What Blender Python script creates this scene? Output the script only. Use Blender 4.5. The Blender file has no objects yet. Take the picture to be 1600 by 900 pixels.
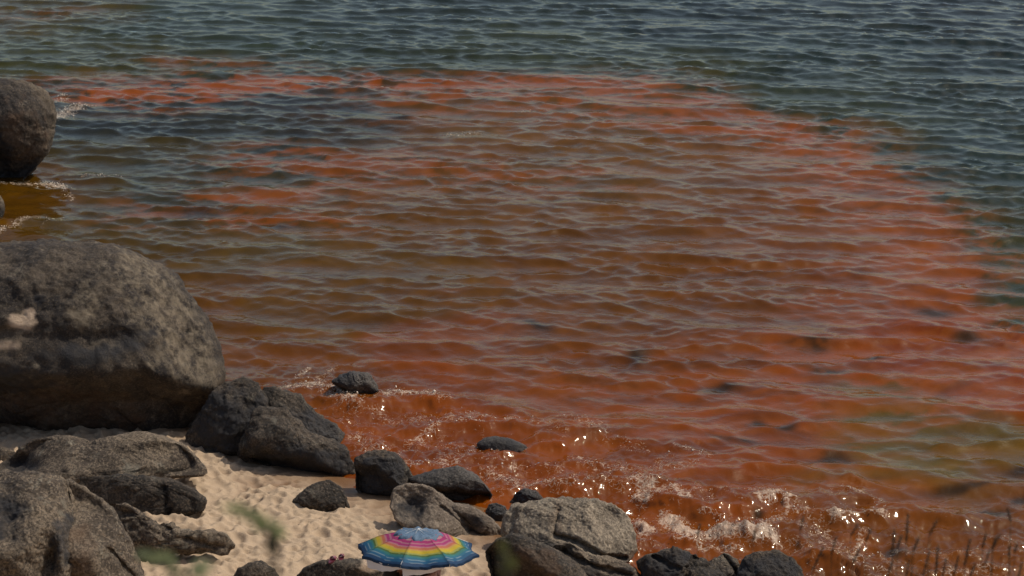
import bpy, bmesh, math, random
import numpy as np
from mathutils import Vector, Matrix
from mathutils.bvhtree import BVHTree

# ------------------------------------------------------------------ camera, sky, sun, exposure
S = bpy.context.scene
COL = S.collection
PITCH = math.radians(19.0)
CAMH = 16.0
LENS = 70.0
FPX = 1600 * LENS / 36.0
cam = bpy.data.cameras.new("camera")
cam.lens = LENS
cam.sensor_width = 36.0
cam.clip_start = 0.1
cam.clip_end = 2000.0
cam.dof.use_dof = True
cam.dof.focus_distance = 40.0
cam.dof.aperture_fstop = 4.0
camo = bpy.data.objects.new("camera", cam)
COL.objects.link(camo)
camo.location = (0, 0, CAMH)
camo.rotation_euler = (math.radians(90) - PITCH, 0, 0)
S.camera = camo

SUN_EL, SUN_AZ = math.radians(54.0), math.radians(71.0)      # azimuth from +Y (away from the camera) towards +X
sd = Vector((math.sin(SUN_AZ) * math.cos(SUN_EL), math.cos(SUN_AZ) * math.cos(SUN_EL), math.sin(SUN_EL)))
w = bpy.data.worlds.new("World")
S.world = w
w.use_nodes = True
sky = w.node_tree.nodes.new("ShaderNodeTexSky")
sky.sky_type = 'NISHITA'
sky.sun_disc = False
sky.sun_elevation = SUN_EL
sky.sun_rotation = SUN_AZ
sky.air_density = 1.0
sky.ozone_density = 0.0
sky.dust_density = 2.6
bg = w.node_tree.nodes["Background"]
bg.inputs[1].default_value = 0.135
w.node_tree.links.new(sky.outputs[0], bg.inputs[0])
sl = bpy.data.lights.new("sun", 'SUN')
sl.energy = 3.4
sl.angle = math.radians(0.53)
sl.color = (1.0, 0.93, 0.83)
so = bpy.data.objects.new("sun", sl)
COL.objects.link(so)
so.rotation_euler = sd.to_track_quat('Z', 'Y').to_euler()
S.view_settings.view_transform = 'Standard'
S.view_settings.look = 'None'
S.view_settings.exposure = -0.22
S.view_settings.gamma = 1.0

# ------------------------------------------------------------------ maths helpers
CF = np.array((0, math.cos(PITCH), -math.sin(PITCH)))
CU = np.array((0, math.sin(PITCH), math.cos(PITCH)))
CR = np.array((1.0, 0, 0))
CP = np.array((0, 0, CAMH))


def ray(px, py):
    d = CF * FPX + CR * (px - 800) + CU * (450 - py)
    return d / np.linalg.norm(d)


def plane_pt(px, py, z=0.0):
    d = ray(px, py)
    return CP + d * ((z - CAMH) / d[2])


def sm(a, b, x):
    t = np.clip((x - a) / (b - a), 0, 1)
    return t * t * (3 - 2 * t)


_rs = np.random.RandomState(7)
_perm = np.concatenate([_rs.permutation(256)] * 2).astype(np.int64)
_g3 = _rs.normal(size=(256, 3))
_g3 /= np.linalg.norm(_g3, axis=1)[:, None]
_g2 = np.stack([np.cos(np.linspace(0, 2 * np.pi, 256, endpoint=False)), np.sin(np.linspace(0, 2 * np.pi, 256, endpoint=False))], 1)


def noise2(x, y):
    xi, yi = np.floor(x).astype(np.int64), np.floor(y).astype(np.int64)
    xf, yf = x - xi, y - yi
    u, v = xf ** 3 * (xf * (xf * 6 - 15) + 10), yf ** 3 * (yf * (yf * 6 - 15) + 10)

    def g(i, j):
        h = _perm[(_perm[(xi + i) & 255] + yi + j) & 255]
        return _g2[h, 0] * (xf - i) + _g2[h, 1] * (yf - j)
    a, b, c, d = g(0, 0), g(1, 0), g(0, 1), g(1, 1)
    return ((a + (b - a) * u) + ((c + (d - c) * u) - (a + (b - a) * u)) * v) * 1.5


def fbm2(x, y, o=4, gain=.5):
    r, a, f = 0, 1.0, 1.0
    for i in range(o):
        r = r + a * noise2(x * f + 17.3 * i, y * f + 9.1 * i)
        a *= gain
        f *= 2.03
    return r


def noise3(p):
    i = np.floor(p).astype(np.int64)
    f = p - i
    u = f ** 3 * (f * (f * 6 - 15) + 10)
    out = 0
    for dx in (0, 1):
        for dy in (0, 1):
            for dz in (0, 1):
                h = _perm[(_perm[(_perm[(i[:, 0] + dx) & 255] + i[:, 1] + dy) & 255] + i[:, 2] + dz) & 255]
                g = _g3[h]
                dot = g[:, 0] * (f[:, 0] - dx) + g[:, 1] * (f[:, 1] - dy) + g[:, 2] * (f[:, 2] - dz)
                wt = (u[:, 0] if dx else 1 - u[:, 0]) * (u[:, 1] if dy else 1 - u[:, 1]) * (u[:, 2] if dz else 1 - u[:, 2])
                out = out + dot * wt
    return out * 1.5


def fbm3(p, o=4, gain=.5, ridge=False):
    r, a, f = 0, 1.0, 1.0
    for i in range(o):
        n = noise3(p * f + 11.7 * i)
        r = r + a * ((0.5 - np.abs(n)) if ridge else n)
        a *= gain
        f *= 2.07
    return r


def seg_dist(x, y, pts):
    """distance to a polyline and the signed side (left of travel positive)"""
    best = np.full(np.shape(x), 1e9)
    side = np.zeros(np.shape(x))
    for (ax, ay), (bx, by) in zip(pts[:-1], pts[1:]):
        dx, dy = bx - ax, by - ay
        t = np.clip(((x - ax) * dx + (y - ay) * dy) / (dx * dx + dy * dy), 0, 1)
        d = np.hypot(x - ax - t * dx, y - ay - t * dy)
        s = np.sign(dx * (y - ay) - dy * (x - ax))
        m = d < best
        best = np.where(m, d, best)
        side = np.where(m, s, side)
    return best, side


def G(*pts):
    """picture points on the water level, as ground coordinates"""
    return [tuple(plane_pt(px, py)[:2]) for px, py in pts]


SHORE = G((-900, 620), (-200, 640), (150, 640), (300, 648), (420, 690), (540, 742), (650, 778), (775, 812), (860, 872), (1000, 905), (1150, 925), (1400, 960), (2300, 1010))


def beach_z(x, y):
    d, s = seg_dist(x, y, SHORE)
    sd_ = -d * s                                   # positive on land (towards the camera)
    land = 0.15 * np.clip(sd_, 0, None) ** 1.0
    sea = 0.16 * np.clip(sd_, None, 0)
    return np.clip(land + np.clip(sea, -2.5, 0), -2.5, 2.2)


def hit(px, py):
    d = ray(px, py)
    t = (CAMH - 0) / -d[2] * 0.75
    for _ in range(4000):
        p = CP + d * t
        z = max(float(beach_z(p[0], p[1])), 0.0)
        if p[2] <= z:
            break
        t += max(0.004, (p[2] - z) * 0.6)
    return CP + d * t


# ------------------------------------------------------------------ object helpers
def link(name, me, parent=None, loc=None):
    o = bpy.data.objects.new(name, me)
    COL.objects.link(o)
    if parent is not None:
        o.parent = parent
    if loc is not None:
        o.location = loc
    return o


def tag(o, label=None, cat=None, group=None, kind=None):
    for k, v in (("label", label), ("category", cat), ("group", group), ("kind", kind)):
        if v:
            o[k] = v
    return o


def np_mesh(name, V, Fq, mat=None, smooth=True, attrs=None):
    V = np.asarray(V, dtype=np.float32)
    Fq = np.asarray(Fq, dtype=np.int32)
    n = Fq.shape[1]
    me = bpy.data.meshes.new(name)
    me.vertices.add(len(V))
    me.vertices.foreach_set("co", V.ravel())
    me.loops.add(Fq.size)
    me.loops.foreach_set("vertex_index", Fq.ravel())
    me.polygons.add(len(Fq))
    me.polygons.foreach_set("loop_start", np.arange(0, Fq.size, n, dtype=np.int32))
    me.update(calc_edges=True)
    me.polygons.foreach_set("use_smooth", np.full(len(Fq), smooth, dtype=bool))
    for k, a in (attrs or {}).items():
        a = np.asarray(a, dtype=np.float32)
        if a.ndim == 1:
            at = me.attributes.new(k, 'FLOAT', 'POINT')
            at.data.foreach_set("value", a)
        else:
            at = me.attributes.new(k, 'FLOAT_COLOR', 'POINT')
            at.data.foreach_set("color", np.concatenate([a, np.ones((len(a), 1), np.float32)], 1).ravel())
    if mat:
        me.materials.append(mat)
    return me


def grid_faces(nr, nc):
    i = np.arange(nr - 1)[:, None] * nc + np.arange(nc - 1)[None, :]
    i = i.ravel()
    return np.stack([i, i + 1, i + nc + 1, i + nc], 1)


_ico = {}


def ico(n):
    if n not in _ico:
        bm = bmesh.new()
        bmesh.ops.create_icosphere(bm, subdivisions=n, radius=1.0)
        _ico[n] = (np.array([v.co[:] for v in bm.verts]), np.array([[v.index for v in f.verts] for f in bm.faces]))
        bm.free()
    return _ico[n]


def tube(bm, pts, rads, seg=8):
    rings = []
    pts = [Vector(p) for p in pts]
    for i, p in enumerate(pts):
        t = (pts[min(i + 1, len(pts) - 1)] - pts[max(i - 1, 0)]).normalized()
        a = t.orthogonal().normalized()
        b = t.cross(a)
        r = rads[i] if hasattr(rads, '__len__') else rads
        rings.append([bm.verts.new(p + (a * math.cos(k * 2 * math.pi / seg) + b * math.sin(k * 2 * math.pi / seg)) * r) for k in range(seg)])
    # keep neighbouring rings aligned
    for r0, r1 in zip(rings[:-1], rings[1:]):
        off = min(range(seg), key=lambda k: (r1[k].co - r0[0].co).length)
        r1[:] = r1[off:] + r1[:off]
        for k in range(seg):
            bm.faces.new((r0[k], r0[(k + 1) % seg], r1[(k + 1) % seg], r1[k]))
    bm.faces.new(rings[0][::-1])
    bm.faces.new(rings[-1])


def bm_obj(name, bm, mat, parent=None, loc=None, smooth=True):
    bmesh.ops.recalc_face_normals(bm, faces=bm.faces)
    me = bpy.data.meshes.new(name)
    bm.to_mesh(me)
    bm.free()
    if smooth:
        me.polygons.foreach_set("use_smooth", [True] * len(me.polygons))
    me.materials.append(mat)
    return link(name, me, parent, loc)


# ------------------------------------------------------------------ materials
class NT:
    def __init__(s, name):
        s.m = bpy.data.materials.new(name)
        s.m.use_nodes = True
        s.t = s.m.node_tree
        s.t.nodes.clear()
        s.out = s.t.nodes.new("ShaderNodeOutputMaterial")

    def n(s, typ, ins=None, **kw):
        nd = s.t.nodes.new("ShaderNode" + typ)
        for k, v in kw.items():
            setattr(nd, k, v)
        for k, v in (ins or {}).items():
            s.set(nd, k, v)
        return nd

    def set(s, nd, k, v):
        sock = nd.inputs[k]
        if isinstance(v, bpy.types.NodeSocket):
            s.t.links.new(v, sock)
        elif isinstance(v, bpy.types.Node):
            s.t.links.new(v.outputs[0], sock)
        else:
            if sock.type == 'RGBA' and len(v) == 3:
                v = (*v, 1)
            sock.default_value = v

    def mix(s, f, a, b, blend='MIX'):
        nd = s.n("Mix", data_type='RGBA', blend_type=blend)
        s.set(nd, 0, f)
        s.set(nd, 6, a)
        s.set(nd, 7, b)
        return nd.outputs[2]

    def math(s, op, a, b=0.5, clamp=False):
        nd = s.n("Math", operation=op, use_clamp=clamp)
        s.set(nd, 0, a)
        s.set(nd, 1, b)
        return nd.outputs[0]

    def ramp(s, f, stops):
        nd = s.n("ValToRGB")
        cr = nd.color_ramp
        while len(cr.elements) < len(stops):
            cr.elements.new(0.5)
        for e, (p, c) in zip(cr.elements, stops):
            e.position = p
            e.color = (*c, 1) if hasattr(c, '__len__') else (c, c, c, 1)
        s.set(nd, 0, f)
        return nd.outputs[0]

    def noise(s, vec, scale, detail=4, rough=.55, dist=0.0):
        nd = s.n("TexNoise", {"Vector": vec, "Scale": scale, "Detail": detail, "Roughness": rough, "Distortion": dist})
        return nd.outputs[0]

    def attr(s, name, vec=False):
        nd = s.n("Attribute", attribute_name=name)
        return nd.outputs["Color"] if vec else nd.outputs["Fac"]

    def finish(s, bsdf):
        s.t.links.new(bsdf.outputs[0], s.out.inputs[0])
        return s.m


def rock_mat(name, light, dark, speck=1.0, rough=0.85, lichen=(0.30, 0.27, 0.20), lich=0.5, wet=0.0):
    m = NT(name)
    pos = m.n("NewGeometry").outputs["Position"]
    big = m.noise(pos, 1.1, 8, .68, .4)
    mid = m.noise(pos, 5.0, 6, .7)
    fine = m.noise(pos, 26.0, 3, .75)
    vor = m.n("TexVoronoi", {"Vector": pos, "Scale": 34.0}).outputs["Color"]
    vsep = m.n("SeparateColor", {0: vor}).outputs[0]
    base = m.mix(m.ramp(big, [(.42, 0.0), (.58, 1.0)]), dark, light)
    base = m.mix(m.ramp(mid, [(.38, 0.0), (.62, .8)]), m.mix(.6, base, dark), base)
    # crystals and black lichen specks
    base = m.mix(m.math('MULTIPLY', m.ramp(fine, [(.42, 1.0), (.56, 0.0)]), .75 * speck), base, tuple(c * .35 for c in dark))
    base = m.mix(m.math('MULTIPLY', m.ramp(vsep, [(.78, 0.0), (.86, 1.0)]), .30 * speck), base, tuple(min(1, c * 1.6) for c in light))
    lm = m.math('MULTIPLY', m.ramp(m.noise(pos, 2.3, 7, .7, .6), [(.58, 0.0), (.68, 1.0)]), lich)
    base = m.mix(lm, base, lichen)
    base = m.mix(m.math("MULTIPLY", m.attr("pale"), m.ramp(mid, [(.40, 0.0), (.60, .75)])), base, m.mix(fine, (.31, .245, .16), (.145, .112, .076)))
    base = m.mix(m.attr("bare"), base, m.mix(fine, (.60, .45, .31), (.46, .33, .22)))
    rn = m.math('MULTIPLY', m.attr("rust"), m.ramp(m.noise(pos, 3.1, 5, .6), [(.35, 0.2), (.65, 1.0)]), True)
    base = m.mix(m.math("MULTIPLY", rn, .5), base, (.13, .07, .035))
    base = m.mix(m.math('MULTIPLY', m.attr("black"), m.ramp(m.noise(pos, 4.0, 5, .65), [(.3, 0.35), (.6, 1.0)])), base, (.028, .026, .026))  # near-black blots: shade painted into hollows and near faces, plus black stone
    # wet band just above the water line
    z = m.n("SeparateXYZ", {0: pos}).outputs[2]
    zz = m.math('ADD', z, m.math('MULTIPLY', m.math('SUBTRACT', mid, .5), .5))
    wf = m.ramp(zz, [(0.12, 1.0), (0.42, 0.0)])
    wfac = m.math('MULTIPLY', m.attr("wet"), wf) if wet < 0 else m.math('MAXIMUM', m.math('MULTIPLY', m.attr("wet"), wf), wet)
    base = m.mix(m.math('MULTIPLY', wfac, .62), base, (.016, .014, .012))
    b1 = m.n("Bump", {"Strength": .8, "Distance": .08, "Height": m.noise(pos, 7.0, 9, .75)})
    b2 = m.n("Bump", {"Strength": .75, "Distance": .016, "Height": m.noise(pos, 48.0, 4, .7), "Normal": b1.outputs[0]})
    rg = m.n("MapRange", {0: wfac, 3: rough, 4: .28})
    p = m.n("BsdfPrincipled", {"Base Color": base, "Roughness": rg.outputs[0], "Normal": b2.outputs[0], "Specular IOR Level": .4})
    return m.finish(p)


M_GREY = rock_mat("granite_grey", (.255, .193, .128), (.085, .063, .043))
M_BIG = rock_mat("granite_dark_top", (.145, .108, .07), (.032, .025, .02), lich=.5, lichen=(.28, .23, .16), speck=.65)
M_TAN = rock_mat("granite_tan", (.33, .26, .185), (.16, .12, .085), speck=.7, lich=.3)
M_DARK = rock_mat("granite_dark", (.135, .100, .067), (.034, .0265, .019), lich=.4)
M_PALE = rock_mat("granite_pale", (.42, .335, .235), (.19, .15, .105), speck=.8, lich=.3)
M_WET = rock_mat("granite_wet", (.17, .14, .11), (.055, .046, .038), lich=.15, wet=.55)


def simple_mat(name, col, rough=.6, nscale=20, var=.25, bump=.2, spec=.4, sheen=0):
    m = NT(name)
    tc = m.n("TexCoord").outputs["Object"]
    n = m.noise(tc, nscale, 4, .6)
    c = m.mix(n, tuple(x * (1 - var) for x in col), tuple(min(1, x * (1 + var)) for x in col))
    b = m.n("Bump", {"Strength": bump, "Distance": .01, "Height": n})
    return m.finish(m.n("BsdfPrincipled", {"Base Color": c, "Roughness": rough, "Normal": b.outputs[0], "Specular IOR Level": spec, "Sheen Weight": sheen}))


# ------------------------------------------------------------------ beach sand (one sheet, also the sea bed)
def sand_material():
    m = NT("sand")
    pos = m.n("NewGeometry").outputs["Position"]
    big = m.noise(pos, 1.2, 4, .6)
    fine = m.noise(pos, 60, 3, .8)
    c = m.mix(big, (.385, .28, .18), (.465, .345, .225))
    c = m.mix(m.ramp(fine, [(.35, .5), (.6, 0.0)]), c, (.25, .18, .12))
    z = m.n("SeparateXYZ", {0: pos}).outputs[2]
    zz = m.math('ADD', z, m.math('MULTIPLY', m.math('SUBTRACT', big, .5), .3))
    wetf = m.ramp(zz, [(0.06, 1.0), (0.26, 0.0)])
    c = m.mix(wetf, c, (.16, .085, .04))
    b = m.n("Bump", {"Strength": .5, "Distance": .02, "Height": m.noise(pos, 22, 5, .7)})
    r = m.n("MapRange", {0: wetf, 3: .95, 4: .35})
    return m.finish(m.n("BsdfPrincipled", {"Base Color": c, "Roughness": r.outputs[0], "Normal": b.outputs[0], "Specular IOR Level": .25}))


def build_sand():
    xs = np.concatenate([np.linspace(-140, -13, 24)[:-1], np.arange(-13, 4.5, .035), np.linspace(4.5, 140, 26)])
    ys = np.concatenate([np.linspace(15.5, 26.5, 40)[:-1], np.arange(26.5, 39.5, .035), np.linspace(39.5, 600, 40)])
    X, Y = np.meshgrid(xs, ys)
    x, y = X.ravel(), Y.ravel()
    z = beach_z(x, y)
    dry = sm(.05, .3, z)
    z = z + .10 * fbm2(x * .55, y * .55, 3) * dry
    # trodden sand: many overlapping footprints, each a soft hollow with a rim
    rs = np.random.RandomState(3)
    h = np.zeros_like(x)
    Hg = np.zeros((len(ys), len(xs)))
    x0, y0, st = -13, 26.5, .035
    ix0 = int(np.searchsorted(xs, x0)); iy0 = int(np.searchsorted(ys, y0))
    nx = int(round(17.4 / st)); ny = int(round(12.9 / st))
    for k in range(9000):
        cx, cy = rs.uniform(-12.5, 3.5), rs.uniform(27, 38.8)
        a = rs.normal(-.5, .8)
        L = float(np.clip(rs.lognormal(math.log(.12), .38), .05, .24)); W = L * rs.uniform(.5, .8)
        dep = rs.uniform(.17, .38) * L
        R = .36
        i0, i1 = int((cx - R - x0) / st), int((cx + R - x0) / st)
        j0, j1 = int((cy - R - y0) / st), int((cy + R - y0) / st)
        i0, j0, i1, j1 = max(i0, 0), max(j0, 0), min(i1, nx), min(j1, ny)
        if i1 <= i0 or j1 <= j0:
            continue
        sx = xs[ix0 + i0:ix0 + i1][None, :] - cx
        sy = ys[iy0 + j0:iy0 + j1][:, None] - cy
        u = (sx * math.cos(a) + sy * math.sin(a)) / L
        v = (-sx * math.sin(a) + sy * math.cos(a)) / W
        r = np.sqrt(u * u + v * v)
        prof = -dep * (1 - sm(.35, 1.0, r)) + .42 * dep * np.exp(-((r - 1.22) / .28) ** 2)
        patch = Hg[iy0 + j0:iy0 + j1, ix0 + i0:ix0 + i1]
        wgt = 1 - sm(.8, 1.25, r)
        patch[:] = patch * (1 - wgt * .85) + prof
    h = Hg.ravel()
    z = z + np.clip(h, -.12, .08) * dry + .018 * fbm2(x * 4, y * 4, 3) * dry
    far = np.stack([x, y, z], 1)
    me = np_mesh("beach_sand", far, grid_faces(len(ys), len(xs)), sand_material())
    tag(link("beach_sand", me), kind="structure")


build_sand()


def build_cliff():
    ys = np.concatenate([np.linspace(-14, 0, 15)[:-1], np.linspace(0, 14, 50)[:-1], np.linspace(14, 17.5, 26)])
    xs = np.linspace(-40, 40, 200)
    X, Y = np.meshgrid(xs, ys)
    x, y = X.ravel(), Y.ravel()
    z = np.interp(y, [-14, 0, 1.5, 14, 15.2, 16.8, 17.5], [15.5, 14.3, 14.0, 7.6, 5.4, 1.6, 1.0])
    z = z + .25 * fbm2(x * .5, y * .5, 4)
    m = NT("cliff_soil")
    pos = m.n("NewGeometry").outputs["Position"]
    c = m.mix(m.noise(pos, 1.5, 6, .65), (.10, .085, .05), (.22, .17, .11))
    b = m.n("Bump", {"Strength": .6, "Distance": .1, "Height": m.noise(pos, 6, 7, .7)})
    mat = m.finish(m.n("BsdfPrincipled", {"Base Color": c, "Roughness": .95, "Normal": b.outputs[0]}))
    tag(link("cliff", np_mesh("cliff", np.stack([x, y, z], 1), grid_faces(len(ys), len(xs)), mat)), kind="structure")


build_cliff()


# ------------------------------------------------------------------ the sea
SAMPLES = """50,20,78,58,42 300,20,52,54,52 700,20,42,46,48 1100,20,30,36,42 1550,20,20,28,36 1600,-60,20,28,36 0,-60,60,56,48 800,-60,36,42,46
50,90,66,58,44 400,70,50,52,48 800,70,52,52,46 1200,80,36,44,44 1550,100,22,34,38 200,112,70,58,44 1100,118,55,52,42 1300,170,50,52,46 1550,250,30,42,42 1700,300,30,42,42
200,205,42,44,42 350,220,46,46,42 500,190,48,42,40 150,255,64,52,36 60,310,92,58,20 150,335,80,60,40 300,265,58,54,46 20,350,96,60,20
700,220,112,70,52 900,240,106,70,50 1150,250,110,66,48 600,350,100,62,34 800,320,106,62,36 1000,350,108,60,32 1250,350,118,64,42 1450,350,126,64,46 1560,380,66,58,46 1590,470,58,56,48 1600,330,48,50,46
400,400,84,62,40 400,470,98,60,28 500,500,96,62,34 600,430,92,62,38 700,450,96,62,34 900,420,108,60,30 1100,450,112,60,34 1300,450,124,62,42 1500,450,132,64,46
450,540,112,60,28 700,540,120,58,26 900,540,118,60,32 1100,540,118,60,40 1300,540,120,60,44 1500,560,138,60,40 1590,600,138,58,42
700,640,138,64,24 900,640,126,62,34 1100,640,130,60,38 1300,640,126,60,40 1400,700,100,80,48 1550,715,104,78,48 1650,700,104,78,48
560,660,140,66,24 650,700,138,64,24 900,720,142,66,24 1100,720,130,62,28 1300,760,124,64,32 1500,770,112,66,42 1580,830,120,64,34
1050,800,138,66,22 1250,870,130,66,22 1400,850,118,62,32 1550,890,118,62,32 900,800,140,66,24 700,760,140,66,24"""


def srgb(c):
    c = np.asarray(c, float) / 255
    return np.where(c <= .04045, c / 12.92, ((c + .055) / 1.055) ** 2.4)


RED_BANDS = [  # core line, half width in metres, strength
    (((60, 140), (150, 146), (230, 152), (330, 146), (420, 138)), 1.5, 1.0),
    (((330, 128), (480, 128), (620, 122), (720, 126), (800, 130), (900, 132), (980, 136), (1080, 147)), 1.4, .95),
    (((230, 95), (330, 92), (440, 100)), .9, .45),
    (((20, 20), (80, 22)), .9, .45),
    (((640, 160), (800, 162), (950, 172), (1080, 190), (1230, 206)), 1.9, .7),
    (((1080, 190), (1230, 212), (1310, 250), (1380, 300), (1440, 345), (1485, 400), (1500, 470), (1490, 520)), 1.7, .75),
    (((420, 250), (520, 262), (620, 262), (760, 275), (900, 270)), 1.5, .75),
    (((240, 318), (330, 326), (420, 332), (540, 345)), 1.0, .7),
    (((380, 300), (520, 296), (640, 290)), .9, .7),
    (((920, 560), (985, 610), (1010, 650), (1060, 690)), .9, .6),
    (((1080, 680), (1250, 640), (1400, 610), (1600, 580), (1750, 570)), 2.4, .85),
    (((1300, 500), (1450, 540), (1600, 560)), 1.6, .6),
    (((1150, 580), (1300, 560)), 1.3, .5),
]
DARKS = [(320, 325, 55, 8), (642, 178, 26, 7), (565, 175, 60, 11), (470, 163, 110, 9), (400, 158, 60, 6), (450, 212, 40, 7), (150, 175, 60, 5), (1025, 545, 25, 16), (1150, 605, 28, 8), (1290, 545, 40, 10), (1475, 492, 40, 9), (1290, 712, 45, 7), (1540, 542, 30, 8),
         (1150, 675, 30, 4), (1225, 658, 30, 4), (1480, 765, 70, 6), (1590, 745, 40, 8), (1545, 810, 35, 6), (1590, 798, 22, 7), (430, 350, 40, 4), (1395, 858, 22, 8), (1185, 790, 10, 6), (1180, 655, 18, 4), (830, 505, 24, 5), (1320, 590, 40, 5), (1400, 570, 25, 4)]
GREENS = [(1420, 706, 130, 20, .65), (1560, 694, 80, 16, .5), (1330, 742, 80, 10, .35), (730, 210, 60, 7, .5), (560, 160, 90, 8, .35)]
FOAM = [  # line, half width m, strength
    (((86, 186), (100, 176), (128, 166)), .45, .8), (((90, 160), (100, 150)), .35, .6),
    (((5, 292), (30, 288), (60, 287), (95, 291)), .22, .85), (((95, 294), (110, 312)), .2, .6), (((130, 276), (160, 274), (190, 276)), .2, .5), (((-10, 366), (20, 354), (55, 338)), .26, .7), (((70, 350), (95, 338)), .12, .5),
    (((465, 603), (490, 600), (515, 606), (535, 618), (548, 640)), .45, .75), (((470, 590), (480, 575)), .12, .7), (((505, 590), (520, 570)), .1, .6), (((530, 612), (552, 632)), .2, 1.0),
    (((596, 630), (620, 620), (650, 624), (690, 632)), .22, .85), (((560, 655), (600, 648)), .18, .5), (((540, 650), (575, 690), (620, 712)), .5, .35), (((640, 700), (690, 668), (740, 668)), .2, .7), (((690, 690), (760, 720), (830, 735)), .35, .45), (((742, 700), (760, 708), (790, 706)), .1, 1.0),
    (((830, 660), (880, 690)), .3, .4), (((880, 650), (960, 690), (1000, 705)), .35, .45), (((870, 735), (930, 760), (990, 770)), .3, .5), (((990, 762), (1012, 770), (1002, 790)), .25, 1.0), (((1000, 818), (1014, 826), (1006, 842)), .16, 1.1), (((1012, 790), (1040, 778), (1070, 786)), .2, .9),
    (((1048, 818), (1065, 832), (1100, 838), (1130, 836), (1165, 846), (1205, 850)), .24, 1.3), (((1065, 845), (1110, 856), (1150, 858)), .16, .8), (((1100, 810), (1125, 815)), .12, .8), (((1195, 788), (1215, 783), (1230, 790)), .15, 1.1), (((1230, 798), (1212, 822), (1190, 838)), .18, .8), (((1240, 820), (1260, 845)), .2, .5),
    (((1300, 820), (1340, 808), (1378, 814)), .13, 1.2), (((1290, 780), (1340, 770), (1370, 782)), .25, .5), (((1350, 838), (1340, 862)), .12, .8), (((1330, 882), (1350, 872), (1380, 878)), .15, .9), (((1480, 895), (1540, 890)), .2, .7), (((1215, 850), (1250, 862)), .3, .5), (((1060, 700), (1100, 715)), .2, .5), (((1010, 740), (1050, 705)), .2, .45),
    (((560, 690), (640, 735), (700, 726)), .35, .6), (((770, 745), (830, 762), (900, 766)), .4, .65), (((600, 660), (700, 652), (800, 664)), .35, .5), (((900, 722), (1000, 738), (1080, 730)), .35, .5), (((1090, 784), (1150, 776), (1200, 772)), .3, .5), (((1250, 800), (1290, 846), (1330, 880)), .35, .55), (((700, 210), (745, 208)), .25, .55), (((800, 178), (835, 174)), .2, .4), (((1000, 850), (1030, 858)), .2, .5), (((830, 770), (870, 772)), .2, .5), (((770, 800), (800, 800)), .15, .6)]
SURF_LINES = [(((520, 660), (600, 634), (680, 632), (800, 640)), .55, .16), (((600, 690), (700, 668), (800, 680)), .5, .1), (((660, 730), (780, 720), (880, 700)), .5, .12), (((870, 690), (960, 680), (1060, 690)), .6, .14), (((880, 770), (1000, 760), (1080, 776)), .45, .16),
              (((1030, 795), (1100, 800), (1200, 785), (1300, 790)), .5, .22), (((1150, 840), (1230, 845), (1290, 880)), .5, .2), (((1060, 745), (1180, 735), (1290, 750)), .5, .12), (((1290, 815), (1400, 805), (1500, 815)), .4, .12)]


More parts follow.
